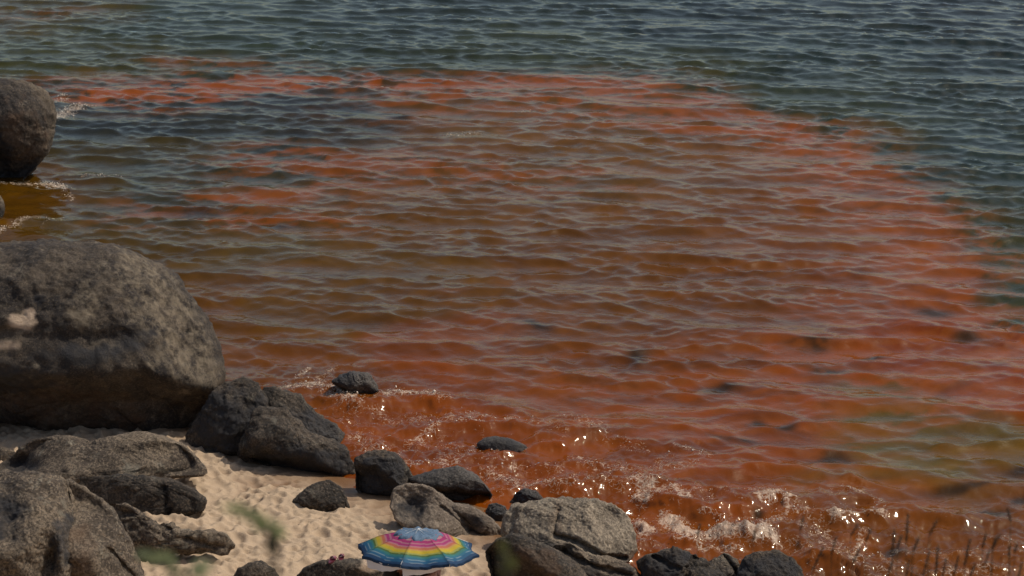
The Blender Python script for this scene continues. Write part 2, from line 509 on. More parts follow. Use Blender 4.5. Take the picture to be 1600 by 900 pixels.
def build_water():
    ys = [24.0]
    while ys[-1] < 97:
        ys.append(ys[-1] + .036 * (ys[-1] / 26) ** 1.25)
    while ys[-1] < 900:
        ys.append(ys[-1] * 1.06)
    ys = np.array(ys)
    nc = 900
    t = np.linspace(-1, 1, nc)
    hw = .315 * ys + 2.5
    X = t[None, :] * hw[:, None]
    Y = np.repeat(ys[:, None], nc, 1)
    x, y = X.ravel(), Y.ravel()
    N = len(x)
    cell = 2 * (.315 * y + 2.5) / nc
    # --- surf zone near the rocks
    ds, side = seg_dist(x, y, SHORE)
    off = ds * side
    surf = (1 - sm(1.0, 6.5, off)) * sm(-4.5, 0.5, x + 3.5)
    calm_left = sm(-2.0, 1.0, x + 8.0)
    # --- open water chop: many travelling waves of different direction
    rs = np.random.RandomState(11)
    hx = np.zeros(N); hy = np.zeros(N); hz = np.zeros(N)
    amp_mod = (.9 + .18 * fbm2(x * .08, y * .08, 2)) * (1 - .35 * (1 - sm(0, 7, off)))
    gust = .62 + .62 * sm(-.55, .65, fbm2(x * .16 + 9, y * .22 - 4, 3)) + .12 * noise2(x * .9, y * .6)
    NW = 110
    lam = np.exp(np.linspace(math.log(.17), math.log(4.2), NW))
    for i in range(NW):
        L = lam[i] * rs.uniform(.95, 1.05)
        k = 2 * math.pi / L
        spread = .29 if L > 1.0 else (.42 if L > .45 else .6)
        th = math.radians(-101) + rs.normal() * spread
        wgt = .92 * math.exp(-(math.log(L / .72) / .95) ** 2) + .30
        a = .39 * math.sqrt(2.0 / NW) * wgt / k
        dx, dy = math.cos(th), math.sin(th)
        ph = k * (dx * x + dy * y) + rs.uniform(0, 6.283)
        # phase noise breaks the long straight crests
        if L > .7:
            ph = ph + .9 * noise2(x * .33 / max(L, 1) + i * 3.1, y * .33 / max(L, 1) - i * 1.7)
        fade = np.clip(1.6 - 3.6 * cell / L, 0, 1) * (amp_mod if L > 1.1 else amp_mod * gust)
        hz += a * fade * np.cos(ph)
        q = (.8 if L > .8 else .6) * a * fade * np.sin(ph)
        hx -= q * dx
        hy -= q * dy
    # sharpen crests a little
    s0 = hz.std()
    hz = 2.3 * s0 * np.tanh(hz / (2.3 * s0))
    hz = hz + .10 * (hz * hz / (s0 + 1e-6) - s0)
    # --- breakers by the rocks
    wx, wy = x + .25 * noise2(x * 1.3, y * 1.3), y + .25 * noise2(x * 1.3 + 50, y * 1.3)
    for pts, wd, am in SURF_LINES:
        p = G(*pts)
        d, sdn = seg_dist(wx, wy, p)
        q = d * sdn
        prof = np.exp(-(q / wd) ** 2) * np.where(q > 0, 1, np.exp(-(q / wd) ** 2 * 1.5))
        hz += am * prof
    turb = fbm2(x * 1.5, y * 1.9, 4, .55)
    rid = .5 - np.abs(noise2(x * 2.1 + 4, y * 2.6)) - np.abs(noise2(x * 4.7, y * 5.2)) * .5
    fin = fbm2(x * 5.5 + 3, y * 7.5, 3, .6)
    hz += surf * (.075 * turb + .075 * rid + .022 * fin)
    # --- foam
    foam = np.zeros(N)
    for pts, wd, st in FOAM:
        d, _ = seg_dist(x + .12 * noise2(x * 3.1, y * 3.1), y + .16 * noise2(x * 2.7 + 9, y * 2.7), G(*pts))
        foam = np.maximum(foam, st * np.exp(-(d / wd) ** 2))
    hz += .05 * np.clip(foam, 0, 1.2) * (1 + fbm2(x * 6, y * 6, 3))
    foam = np.maximum(foam, .54 * surf * sm(-.1, .6, rid + .3 * turb) * sm(-3.5, -1.5, x))
    # --- body colour of the water: clear deep water, silt and algae
    wpx = 2.2 * fbm2(x * .16 + 3, y * .16, 3) + .6 * fbm2(x * .9, y * .9, 2)
    wpy = 2.2 * fbm2(x * .16 - 40, y * .16 + 7, 3) + .5 * fbm2(x * .9 + 30, y * .9, 2)
    cx, cy = x + wpx, y + wpy
    mid_n = fbm2(x * .6 + 12, y * .8 - 5, 3)
    streak = fbm2(x * .28 + .5 * wpy, y * 1.15 + .35 * wpx, 5, .62)
    # the bloom has a sharp outer edge against the clear sea
    edge = G((-400, 150), (60, 126), (200, 132), (480, 114), (760, 114), (1000, 124), (1090, 146), (1240, 188), (1325, 222), (1410, 282), (1480, 335), (1520, 400), (1528, 470), (1556, 512), (1620, 532), (2200, 560))
    de, sde = seg_dist(x + .14 * wpx + .35 * mid_n, y + .2 * wpy + .3 * mid_n, edge)
    out_m = sm(-.45, .65, de * sde)
    sets = [np.zeros((N, 3)), np.zeros((N, 3))]
    dens = [np.zeros(N) + 1e-9, np.zeros(N) + 1e-9]
    for s_ in SAMPLES.split():
        v = [float(q) for q in s_.split(',')]
        g = plane_pt(v[0], v[1])
        dg, sg = seg_dist(np.array([g[0]]), np.array([g[1]]), edge)
        k = 1 if (dg * sg)[0] > 0 else 0
        d2 = ((cx - g[0]) ** 2 + (.75 * (cy - g[1])) ** 2) / (1 + (.02 * g[1]) ** 2) + .25
        w_ = d2 ** -1.9
        sets[k] += w_[:, None] * srgb(v[2:])[None, :]
        dens[k] += w_
    ins, outs = sets[0] / dens[0][:, None], sets[1] / dens[1][:, None] * np.array([.85, 1.05, .8])
    col = ins * (1 - out_m[:, None]) + outs * out_m[:, None]
    mott = fbm2(x * .35 + 80, y * .5, 4)
    mott2 = fbm2(x * 1.4 + 20, y * 1.9, 3)
    shore_blend = 1 - sm(3, 9, off)
    red_c = srgb((142, 70, 42))
    red2_c = srgb((136, 62, 24))
    for pts, wd, st in RED_BANDS:
        d, _ = seg_dist(x + .5 * wpx, y + .6 * wpy, G(*pts))
        f = st * np.exp(-(d / (wd * 1.2)) ** 2) * sm(-.38, .30, .06 + streak * .9 + mott2 * .25)
        f = np.clip(f, 0, 1)[:, None]
        mixc = red_c + (red2_c - red_c) * sm(-.3, .5, mott2)[:, None]
        col = col * (1 - f) + mixc * f
    rim = .42 * np.exp(-((de - 1.3) / 1.5) ** 2) * (1 - out_m) * sm(-.75, .1, streak + .25 * mott2)
    rim = rim * sm(-.5, 3.0, x - plane_pt(90, 140)[0])
    rim = np.clip(rim, 0, 1)[:, None]
    col = col * (1 - rim) + red_c * rim
    g = plane_pt(850, 345)
    cen = .38 * np.exp(-((x + .5 * wpx - g[0]) / 6.0) ** 2 - ((y + .5 * wpy - g[1]) / 9.0) ** 2)[:, None]
    col = col * (1 - cen) + srgb((94, 62, 38)) * cen
    for px, py, rx, ry, st in GREENS:
        g = plane_pt(px, py); gx = plane_pt(px + rx, py)[0] - g[0]; gy = abs(plane_pt(px, py - ry)[1] - g[1])
        f = st * np.exp(-((x + .4 * wpx - g[0]) / gx) ** 2 - ((y + .5 * wpy - g[1]) / gy) ** 2) * sm(-.5, .4, mott + .5 * mott2)
        col = col * (1 - f[:, None]) + srgb((110, 92, 70)) * f[:, None]
    col = col * (1 + .16 * mott2 * (1 - .5 * shore_blend) + .10 * mott)[:, None]
    for px, py, rx, ry in DARKS:
        g = plane_pt(px, py); gx = plane_pt(px + rx, py)[0] - g[0]; gy = abs(plane_pt(px, py - ry)[1] - g[1])
        f = .95 * np.exp(-(((x + .25 * wpx - g[0]) / gx) ** 2 + ((y + .3 * wpy - g[1]) / gy) ** 2) ** 1.3) * sm(-.9, -.1, mott2 + .2)
        col = col * (1 - f[:, None]) + srgb((52, 33, 26) if py > 230 else (34, 31, 30)) * f[:, None]
    col = col * (1 + .22 * streak)[:, None]
    warm = np.clip((col[:, 0] - col[:, 2]) / (col[:, 0] + 1e-6), 0, 1)
    col = np.clip(col * np.stack([np.full(N, .60), (.62 + .01 * warm), .60 - .52 * warm], 1), .002, 1)
    z = hz + .0
    m = NT("sea_water")
    pos = m.n("NewGeometry").outputs["Position"]
    body = m.attr("body", True)
    fa = m.attr("foam")
    f1 = m.noise(pos, 5.0, 6, .72, .5)
    f2 = m.noise(pos, 19.0, 5, .7, .4)
    dpos = m.n("VectorMath", {0: pos, 1: m.n("VectorMath", {0: m.n("TexNoise", {"Vector": pos, "Scale": 4.0, "Detail": 3.0}).outputs["Color"], 1: (.35, .35, 0)}, operation='MULTIPLY').outputs[0]}, operation='ADD').outputs[0]
    lace = m.n("TexVoronoi", {"Vector": dpos, "Scale": 9.0}, feature='DISTANCE_TO_EDGE').outputs["Distance"]
    lace = m.ramp(lace, [(0.0, 1.0), (.16, 0.0)])
    fn = m.math('ADD', m.math('ADD', m.math('MULTIPLY', f1, .42), m.math('MULTIPLY', f2, .40)), m.math('MULTIPLY', lace, .13))
    thr = m.math('SUBTRACT', m.math('ADD', fn, m.math('MULTIPLY', fa, .30)), .635)
    fm = m.math('MULTIPLY', m.math('MULTIPLY', thr, 7.0, True), m.ramp(fa, [(.05, 0.0), (.3, 1.0)]), True)
    mp = m.n("Mapping", {"Vector": pos, "Scale": (1.0, 1.5, 1.0)})
    r1 = m.noise(mp.outputs[0], 8.0, 3, .55, .3)
    r2 = m.noise(mp.outputs[0], 2.6, 3, .55, .5)
    rip = m.math('ADD', m.math('MULTIPLY', r1, .4), r2)
    bmp = m.n("Bump", {"Strength": .3, "Distance": .05, "Height": rip})
    fb = m.n("Bump", {"Strength": .9, "Distance": .05, "Height": fn})
    up = m.n("CombineXYZ", {2: 1.0})
    dif = m.n("BsdfDiffuse", {"Color": body, "Normal": up.outputs[0]})
    glo = m.n("BsdfGlossy", {"Color": (.98, .97, .85), "Roughness": .06, "Normal": bmp.outputs[0]})
    fre = m.n("Fresnel", {"IOR": 1.34, "Normal": bmp.outputs[0]})
    wat = m.n("MixShader", {0: fre.outputs[0], 1: dif.outputs[0], 2: glo.outputs[0]})
    fcol = m.mix(m.ramp(f1, [(.35, .65), (.62, .16)]), m.mix(f2, (.58, .40, .24), (.76, .62, .47)), body)
    foamb = m.n("BsdfPrincipled", {"Base Color": fcol, "Roughness": .35, "Normal": fb.outputs[0]})
    sh = m.n("MixShader", {0: m.math('MULTIPLY', fm, .80), 1: wat.outputs[0], 2: foamb.outputs[0]})
    mat = m.finish(sh)
    V = np.stack([x + hx, y + hy, z], 1)
    me = np_mesh("sea", V, grid_faces(len(ys), nc), mat, attrs={"body": col, "foam": foam})
    tag(link("sea", me), kind="structure")
    return ys, nc, V.reshape(len(ys), nc, 3), foam.reshape(len(ys), nc)


WATER_GAIN = 0.66
SEA = build_water()


def build_spray():
    """flecks of froth thrown up along the breaking crests, also standing in for sun glints"""
    ys, nc, V, foam = SEA
    rs = np.random.RandomState(5)
    P = V.reshape(-1, 3); Fm = foam.ravel().copy()
    Fm[P[:, 1] > 80] = 0
    area = P[:, 1] ** 2.2
    pr = np.clip(Fm - .26, 0, 1.0) ** 1.2 * area
    pr /= pr.sum()
    idx = rs.choice(len(P), 7000, p=pr)
    base = np.array([(1, 0, 0), (-1, 0, 0), (0, 1, 0), (0, -1, 0), (0, 0, 1), (0, 0, -1)], float)
    fc = np.array([(0, 2, 4), (2, 1, 4), (1, 3, 4), (3, 0, 4), (2, 0, 5), (1, 2, 5), (3, 1, 5), (0, 3, 5)])
    n = len(idx)
    r = rs.lognormal(math.log(.0048), .5, n) * (P[idx, 1] / 32) ** .7
    sc = rs.uniform(.5, 1.5, (n, 1, 3))
    c = P[idx] + rs.normal(size=(n, 3)) * np.array([.05, .05, .012])
    c[:, 2] += np.abs(rs.normal(size=n)) * .035 * Fm[idx] ** 2
    vv = c[:, None, :] + base[None] * sc * r[:, None, None]
    ff = fc[None] + (np.arange(n) * 6)[:, None, None]
    mat = simple_mat("froth", (.74, .64, .52), .25, 30, .15, .1, .6)  # pale glossy flecks double as sun glints over the surf
    me = np_mesh("spray_and_glints", vv.reshape(-1, 3), ff.reshape(-1, 3), mat, smooth=True)
    tag(link("spray_and_glints", me), "pale flecks of froth and added sun glints along the breaking waves by the rocks", "sea foam", kind="stuff")


build_spray()

# ------------------------------------------------------------------ rocks
ROCKS = {}
RG = "granite rocks along the cove shore"


def rock(name, label, out, base, depth=.8, sub=6, mat=None, amp=.05, freq=1.6, seed=0, cracks=(), ledges=(), bare=(), pale=(), rust=(), black=(), wet=1.0, boxy=.85, facets=7, back=1.0, shove=.5, cat="rock", dents=()):
    out = np.array(out, float)
    Gp = hit(*base)
    rs = np.random.RandomState(100 + seed)
    cpx, cpy = (out[:, 0].min() + out[:, 0].max()) / 2, (out[:, 1].min() + out[:, 1].max()) / 2
    # area centroid of the outline
    xx, yy = out[:, 0], out[:, 1]
    cr = xx * np.roll(yy, -1) - np.roll(xx, -1) * yy
    A = cr.sum() / 2
    cpx = ((xx + np.roll(xx, -1)) * cr).sum() / (6 * A)
    cpy = ((yy + np.roll(yy, -1)) * cr).sum() / (6 * A)
    zf = float(np.dot(Gp - CP, CF))
    s0 = zf / FPX
    ext = min(np.ptp(xx), np.ptp(yy)) * s0 / 2
    D = ext * depth
    zc = zf + D * shove
    s = zc / FPX
    P = np.stack([(xx - cpx) * s, (cpy - yy) * s], 1)
    # star radius: farthest crossing of each direction with the outline
    nth = 720
    th = np.linspace(-np.pi, np.pi, nth, endpoint=False)
    R = np.zeros(nth)
    for a, b in zip(P, np.roll(P, -1, 0)):
        e = b - a
        dx, dy = np.cos(th), np.sin(th)
        det = dx * (-e[1]) + dy * e[0]
        det = np.where(np.abs(det) < 1e-12, 1e-12, det)
        tt = (a[0] * (-e[1]) + a[1] * e[0]) / det
        uu = (dx * a[1] - dy * a[0]) / det
        ok = (tt > 0) & (uu >= -1e-6) & (uu <= 1 + 1e-6)
        R = np.where(ok & (tt > R), tt, R)
    ker = np.array([1, 2, 3, 4, 3, 2, 1.]); ker /= ker.sum()
    R = np.convolve(np.concatenate([R[-3:], R, R[:3]]), ker, 'valid')
    n, F = ico(sub)
    u, v, wv = n[:, 0], n[:, 2], n[:, 1]
    # superellipse in section
    rho = np.sqrt(u * u + v * v)
    phi = np.arctan2(rho, np.abs(wv))
    rp = np.sin(phi) ** boxy
    wp = np.cos(phi) ** boxy * np.sign(wv)
    ang = np.arctan2(v, u)
    Ri = np.interp(ang, np.concatenate([th, [np.pi]]), np.concatenate([R, [R[0]]]))
    a2, b2 = Ri * rp * np.cos(ang), Ri * rp * np.sin(ang)
    thin = np.clip(Ri / (ext + 1e-6), .55, 1.0)
    W = D * wp * np.where(wv > 0, back, 1.0)
    # flat cleavage faces on the near and far side
    for _ in range(facets):
        m = rs.normal(size=3) * np.array([1.0, 1.0, .5]); m[2] = -abs(m[2]) - .45 if rs.rand() < .75 else abs(m[2]) + .45
        m /= np.linalg.norm(m)
        q = a2 / ext * m[0] + b2 / ext * m[1] + W / D * m[2]
        lim = np.quantile(q, rs.uniform(.82, .94))
        ex = np.clip(q - lim, 0, None) * .75
        ex *= sm(0, .5, np.abs(wp))
        W = W - ex * m[2] * D
        a2 = a2 - ex * m[0] * ext * .5
        b2 = b2 - ex * m[1] * ext * .5
    pxv, pyv = cpx + a2 / s, cpy - b2 / s
    front = sm(-.05, .35, -wp)
    # ledges: below the line the near face is set back
    for pts, amount, soft in ledges:
        lx = np.array([p[0] for p in pts]); ly = np.array([p[1] for p in pts])
        yl = np.interp(pxv, lx, ly) + 5 * fbm3(np.stack([a2, b2, W], 1) * 1.7 + seed, 2)
        W = W + amount * sm(0, soft, pyv - yl) * front
    for px, py, rx, ry, amount in dents:
        W = W + amount * np.exp(-((pxv - px) / rx) ** 2 - ((pyv - py) / ry) ** 2) * front
    for pts, wd, amount in cracks:
        wob = 3.0 * noise3(np.stack([a2, b2, W], 1) * 2.2 + 31)
        d, _ = seg_dist(pxv + wob, pyv, pts)
        W = W + amount * np.exp(-(d / wd) ** 2) * front
    loc = np.stack([a2, b2, W], 1)
    # back to the world
    wpos = CR[None] * loc[:, :1] + CU[None] * loc[:, 1:2] + CF[None] * loc[:, 2:3]
    nd = wpos / (np.linalg.norm(wpos, axis=1)[:, None] + 1e-9)
    # normals of the inflated form serve as displacement direction
    e = F
    fn = np.cross(wpos[e[:, 1]] - wpos[e[:, 0]], wpos[e[:, 2]] - wpos[e[:, 0]])
    vn = np.zeros_like(wpos)
    for k in range(3):
        for c in range(3):
            vn[:, c] += np.bincount(e[:, k], fn[:, c], len(wpos))
    vn /= (np.linalg.norm(vn, axis=1)[:, None] + 1e-12)
    if (vn * nd).sum() < 0:
        vn = -vn
    q = wpos + seed * 13.7
    L = 1.0 / max(ext, .12)
    disp = amp * ext * (1.1 * fbm3(q * L * freq, 3) + .5 * (fbm3(q * L * freq * 2.3 + 5, 4, .55, True) - .45))
    disp += (.034 * fbm3(q * 5.0, 4, .6) + .020 * (fbm3(q * 13, 3, .6, True) - .4)) * min(1, ext * 1.4)
    # joints in the granite: a few thin fissures
    for _ in range(3):
        m = rs.normal(size=3)
        m /= np.linalg.norm(m)
        dpl = wpos @ m - rs.uniform(-.35, .35) * ext + .10 * ext * noise3(q * L * 1.8 + 3)
        wd = max(.012, ext * .011)
        disp -= 1.6 * wd * np.exp(-(dpl / wd) ** 2) * sm(.0, .35, noise3(q * L * 1.1 + 60 + 9 * _) + .12)
    wpos = wpos + vn * disp[:, None]
    center = CP + ray(cpx, cpy) / np.dot(ray(cpx, cpy), CF) * zc
    world = wpos + center[None]

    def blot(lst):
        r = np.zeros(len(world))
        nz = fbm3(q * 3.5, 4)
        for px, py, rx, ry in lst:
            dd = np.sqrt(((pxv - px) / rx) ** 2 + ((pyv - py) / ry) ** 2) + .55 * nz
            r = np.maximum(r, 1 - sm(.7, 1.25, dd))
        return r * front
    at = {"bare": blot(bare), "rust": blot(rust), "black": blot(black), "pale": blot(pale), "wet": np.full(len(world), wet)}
    Gz = Gp.copy()
    me = np_mesh(name, world - Gz[None], F, mat or M_GREY, attrs=at)
    o = link(name, me, loc=Gz)
    tag(o, label, cat, RG)
    ROCKS[label] = (o, world, F)
    return o


rock("boulder", "rounded grey boulder standing in the sea beside white foam", [(-150, 170), (-110, 140), (-60, 128), (0, 124), (40, 127), (68, 138), (83, 156), (88, 178), (84, 205), (73, 238), (56, 262), (32, 284), (0, 300), (-80, 306), (-140, 280), (-165, 220)], (10, 292), .85, 7, M_BIG, .035, seed=1, wet=.9, facets=3, black=[(5, 250, 22, 50), (40, 275, 60, 28)], dents=[(0, 250, 16, 34, .7)], cat="boulder", rust=[(40, 240, 40, 60)], ledges=[(((-200, 235), (100, 225)), .5, 50)])
rock("boulder", "huge round dark boulder with bare tan patches behind the sand", [(-180, 560), (-160, 480), (-110, 415), (-50, 386), (0, 381), (60, 377), (130, 374), (180, 381), (230, 402), (270, 432), (300, 468), (325, 507), (343, 550), (352, 588), (347, 615), (334, 645), (312, 672), (280, 692), (200, 700), (100, 698), (0, 690), (-100, 672), (-160, 630)], (190, 688), .82, 7, M_BIG, .045, seed=2, facets=4, wet=0, cat="boulder",
     ledges=[(((-200, 552), (0, 560), (60, 572), (130, 576), (190, 572), (240, 566), (300, 585), (360, 610)), 1.05, 60)], bare=[(62, 502, 19, 11), (38, 537, 22, 6), (76, 487, 9, 8)], cracks=[(((188, 638), (210, 658), (224, 690)), 3, .08), (((120, 590), (126, 625)), 2, .05)], rust=[(90, 640, 120, 45), (200, 650, 30, 25)], pale=[(285, 480, 60, 85), (235, 420, 50, 40), (160, 480, 22, 40), (315, 560, 40, 50), (190, 540, 22, 16)], black=[(150, 550, 60, 14), (225, 530, 40, 20), (40, 590, 60, 22), (90, 468, 8, 9)], dents=[ (150, 530, 45, 18, .10), (215, 527, 28, 16, .12), (30, 517, 60, 12, .06)])
rock("rock", "dark shadowed rock wedged between the huge boulder and its neighbours", [(318, 640), (335, 610), (352, 597), (380, 591), (404, 600), (417, 622), (420, 655), (420, 712), (350, 712), (285, 708), (290, 680)], (350, 712), .7, 6, M_DARK, .06, seed=3, wet=.2, black=[(360, 665, 70, 55)], cracks=[(((404, 600), (416, 625), (417, 660)), 3, .12)])
rock("rock", "long black rock sloping down to the orange surf", [(400, 640), (412, 603), (440, 609), (470, 622), (500, 645), (530, 672), (548, 702), (562, 735), (570, 768), (520, 760), (450, 720)], (500, 694), .48, 6, M_DARK, .07, seed=4, black=[(480, 665, 60, 30)], wet=.6)
rock("rock", "low dark humped rock in front of the black sloping rock, casting shade on sand", [(372, 712), (384, 668), (394, 642), (415, 633), (445, 639), (468, 658), (482, 679), (500, 682), (520, 687), (545, 706), (562, 735), (562, 775), (520, 762), (450, 738), (400, 722)], (470, 742), .62, 6, M_DARK, .07, seed=5, wet=.1, black=[(470, 720, 90, 25)], ledges=[(((370, 690), (480, 705), (560, 750)), .3, 30)])
rock("rock", "blocky black rock at the tip of the dark row above the sand", [(556, 716), (575, 705), (598, 701), (618, 707), (632, 726), (650, 748), (662, 775), (620, 785), (575, 782), (556, 765)], (600, 780), .7, 6, M_DARK, .07, seed=6, wet=.3, black=[(600, 740, 34, 34)], facets=8, ledges=[(((550, 725), (590, 722), (640, 760)), .25, 20)])
rock("rock", "smooth wet rock with a glinting shoulder against the orange water", [(636, 748), (680, 733), (714, 727), (738, 738), (758, 756), (769, 774), (760, 788), (720, 792), (690, 782), (650, 768)], (735, 788), .75, 6, M_WET, .04, seed=7, wet=1, black=[(730, 772, 40, 14)], ledges=[(((640, 752), (700, 758), (770, 768)), .25, 14)], facets=3)
rock("rock", "tan slab rising behind the rainbow umbrella with a dark hollow face", [(608, 790), (612, 764), (630, 757), (660, 758), (690, 772), (718, 795), (748, 820), (776, 846), (740, 850), (690, 845), (650, 830), (620, 812)], (655, 826), .6, 6, M_TAN, .06, seed=8, wet=0, ledges=[(((600, 766), (690, 776), (780, 830)), -.35, 50)], black=[(645, 796, 24, 22)], dents=[(645, 797, 22, 20, .35)], cracks=[(((690, 790), (725, 820), (760, 842)), 3, .1)])
rock("rock", "narrow tan rock lying diagonally beside the tan slab", [(700, 790), (708, 784), (740, 791), (765, 808), (786, 828), (788, 842), (768, 842), (745, 830), (722, 806)], (770, 838), .8, 6, M_TAN, .05, seed=9, wet=.3, black=[(735, 812, 25, 9)])
rock("rock", "small jagged wet rock just above the large grey rock", [(796, 786), (805, 770), (820, 763), (836, 766), (849, 777), (845, 788), (820, 790)], (822, 786), .9, 5, M_WET, .12, seed=10, black=[(820, 778, 20, 10)], facets=8)
rock("rock", "small round black rock in the gap beside the tan rock", [(758, 800), (764, 788), (776, 785), (789, 792), (797, 806), (792, 818), (770, 816)], (778, 814), .9, 5, M_WET, .06, seed=11, black=[(776, 802, 20, 18)])
rock("boulder", "large flat grey speckled rock with wet edge beside the surf", [(782, 830), (788, 806), (802, 790), (850, 781), (900, 779), (930, 780), (955, 786), (980, 805), (993, 832), (994, 858), (985, 876), (960, 886), (920, 880), (880, 868), (830, 855), (792, 848)], (900, 880), .75, 7, M_PALE, .05, seed=12, wet=.15, ledges=[(((770, 792), (1000, 792)), -.5, 75)], cat="boulder", cracks=[(((865, 830), (900, 840), (940, 862), (975, 868)), 4, .18), (((872, 795), (866, 830)), 3, .06)], rust=[(868, 812, 10, 26)], black=[(855, 850, 30, 10), (970, 872, 16, 5)])
rock("rock", "olive brown smooth rock beside the umbrella below the large grey rock", [(758, 862), (774, 843), (800, 833), (828, 839), (860, 856), (900, 879), (925, 910), (910, 940), (800, 945), (772, 915)], (820, 930), .75, 6, M_DARK, .045, seed=13, wet=0, rust=[(830, 880, 40, 30)], ledges=[(((760, 840), (800, 845), (850, 880), (920, 930)), .35, 30)], facets=3)
rock("rock", "small pale tan stone at the foot of the olive brown rock", [(792, 905), (798, 895), (815, 890), (830, 894), (838, 908), (830, 920), (798, 920)], (815, 912), .8, 5, M_TAN, .04, seed=14, wet=0)
rock("rock", "small round grey stone touching the pale tan stone", [(828, 908), (832, 896), (844, 889), (858, 892), (868, 906), (860, 922), (835, 922)], (848, 914), .8, 5, M_GREY, .05, seed=15, wet=0)
rock("rock", "cracked greenish grey rock under the large grey rock", [(850, 862), (866, 852), (890, 847), (918, 868), (950, 870), (985, 882), (1003, 905), (990, 930), (920, 930), (895, 905), (870, 880)], (930, 915), .7, 6, M_GREY, .09, seed=16, wet=.4, cracks=[(((880, 862), (920, 880), (985, 896)), 4, .14)], black=[(915, 893, 22, 14), (970, 890, 20, 6)], facets=8)
rock("rock", "jagged black rock with grey facets below the white breaker", [(995, 880), (1012, 868), (1032, 860), (1056, 853), (1072, 860), (1088, 868), (1112, 880), (1134, 900), (1136, 935), (1010, 940)], (1070, 925), .75, 6, M_DARK, .11, seed=17, wet=.8, black=[(1060, 868, 22, 10), (1030, 885, 40, 24)], facets=10, cracks=[(((1088, 868), (1070, 890), (1060, 920)), 4, .14), (((1020, 868), (1042, 880), (1060, 885)), 3, .1)])
rock("rock", "split grey rock between the jagged black rock and the dark dome", [(1102, 882), (1118, 870), (1132, 864), (1150, 874), (1162, 890), (1160, 930), (1125, 935)], (1135, 915), .75, 6, M_GREY, .08, seed=18, wet=.8, cracks=[(((1128, 864), (1142, 882), (1152, 900)), 3, .12)], facets=7)
rock("rock", "dark dome shaped rock lapped by orange water near the grass", [(1150, 892), (1162, 874), (1184, 864), (1210, 859), (1236, 869), (1254, 892), (1262, 925), (1200, 945), (1150, 935)], (1205, 930), .75, 6, M_DARK, .07, seed=19, wet=.7, black=[(1200, 890, 50, 30)])
rock("rock", "small wet rock alone in the water with foam around it", [(518, 596), (530, 586), (552, 580), (574, 583), (586, 596), (591, 612), (586, 624), (572, 630), (556, 616), (530, 606)], (566, 622), .8, 6, M_WET, .08, seed=20, wet=1, black=[(540, 592, 24, 9), (574, 616, 14, 10)], facets=7)
rock("rock", "dark rock barely breaking the surface in the orange water", [(744, 694), (756, 684), (775, 681), (800, 686), (822, 696), (828, 708), (790, 714), (752, 710)], (790, 708), .8, 5, M_WET, .04, seed=21, wet=1, black=[(780, 694, 40, 12)], facets=2)
rock("rock", "small dark rock half buried alone in the middle of the sand", [(446, 792), (462, 778), (476, 763), (495, 753), (515, 750), (530, 758), (541, 774), (548, 800), (530, 808), (490, 800), (460, 802)], (505, 795), .75, 6, M_DARK, .06, seed=22, wet=0)
rock("rock", "blocky lower half of the overhanging ledge rock, resting on sand", [(110, 790), (125, 745), (200, 742), (262, 748), (285, 755), (305, 765), (322, 782), (318, 800), (290, 806), (235, 812), (170, 812), (130, 810)], (240, 806), .55, 6, M_DARK, .07, seed=23, wet=0, cracks=[(((258, 760), (268, 800)), 3, .1)], boxy=.6, facets=4, bare=[])
rock("rock", "long grey overhanging rock with a blunt snout above the sand", [(-20, 735), (8, 718), (28, 700), (55, 686), (100, 682), (135, 690), (170, 683), (195, 678), (225, 676), (258, 684), (290, 698), (310, 715), (323, 733), (324, 745), (314, 748), (298, 741), (280, 742), (262, 756), (200, 752), (120, 756), (70, 762), (10, 760)], (190, 764), .95, 7, M_GREY, .05, seed=24, wet=0, black=[(35, 725, 35, 16)], boxy=.5, ledges=[(((-30, 686), (330, 690)), -.40, 60)], shove=.9, facets=4, dents=[(35, 725, 30, 14, .3), (140, 690, 16, 10, .12)])
rock("boulder", "rounded dark block at the bottom corner, split by a crack", [(-80, 800), (-60, 755), (-20, 742), (40, 739), (80, 744), (103, 755), (114, 785), (126, 828), (128, 870), (112, 930), (40, 950), (-60, 940)], (60, 930), .7, 7, M_GREY, .05, seed=25, wet=0, cat="boulder", ledges=[(((-80, 748), (130, 750)), -.6, 110)], cracks=[(((96, 740), (108, 775), (120, 815), (124, 870)), 4, .35)], black=[(10, 800, 50, 40), (112, 840, 14, 40)], dents=[(95, 865, 14, 30, .45), (30, 800, 20, 30, .18)])
rock("boulder", "brown sloping block beyond the crack at the bottom corner", [(96, 765), (104, 750), (130, 760), (158, 780), (180, 802), (202, 842), (222, 892), (230, 945), (140, 950), (112, 880)], (180, 930), .7, 6, M_GREY, .045, seed=26, wet=0, cat="boulder", ledges=[(((100, 756), (160, 790), (230, 880)), -.45, 90)], cracks=[(((178, 850), (205, 885), (215, 900)), 3, .1)], rust=[(140, 860, 25, 40)])
rock("rock", "low craggy ledge running out onto the sand from the split blocks", [(160, 800), (168, 784), (200, 789), (228, 806), (245, 820), (268, 818), (285, 830), (320, 831), (345, 832), (362, 840), (366, 858), (350, 866), (300, 864), (262, 862), (250, 884), (215, 890), (190, 860)], (255, 876), .55, 6, M_GREY, .10, seed=27, wet=0, facets=8, cracks=[(((232, 812), (268, 826)), 3, .1), (((295, 838), (330, 850), (362, 858)), 3, .1)], black=[(232, 870, 22, 14)], freq=2.2)
rock("rock", "dark rounded rock in the sand at the frame bottom under the leafy sprig", [(358, 910), (372, 888), (388, 879), (408, 877), (428, 888), (445, 912), (430, 930), (370, 930)], (400, 918), .8, 6, M_DARK, .06, seed=28, wet=0)
rock("rock", "flat topped dark rock with maroon sandals on it", [(455, 908), (474, 889), (495, 879), (535, 875), (578, 874), (602, 890), (612, 915), (590, 940), (480, 940)], (525, 925), .8, 6, M_DARK, .045, seed=29, wet=0, bare=[(585, 882, 20, 8)], boxy=.6)
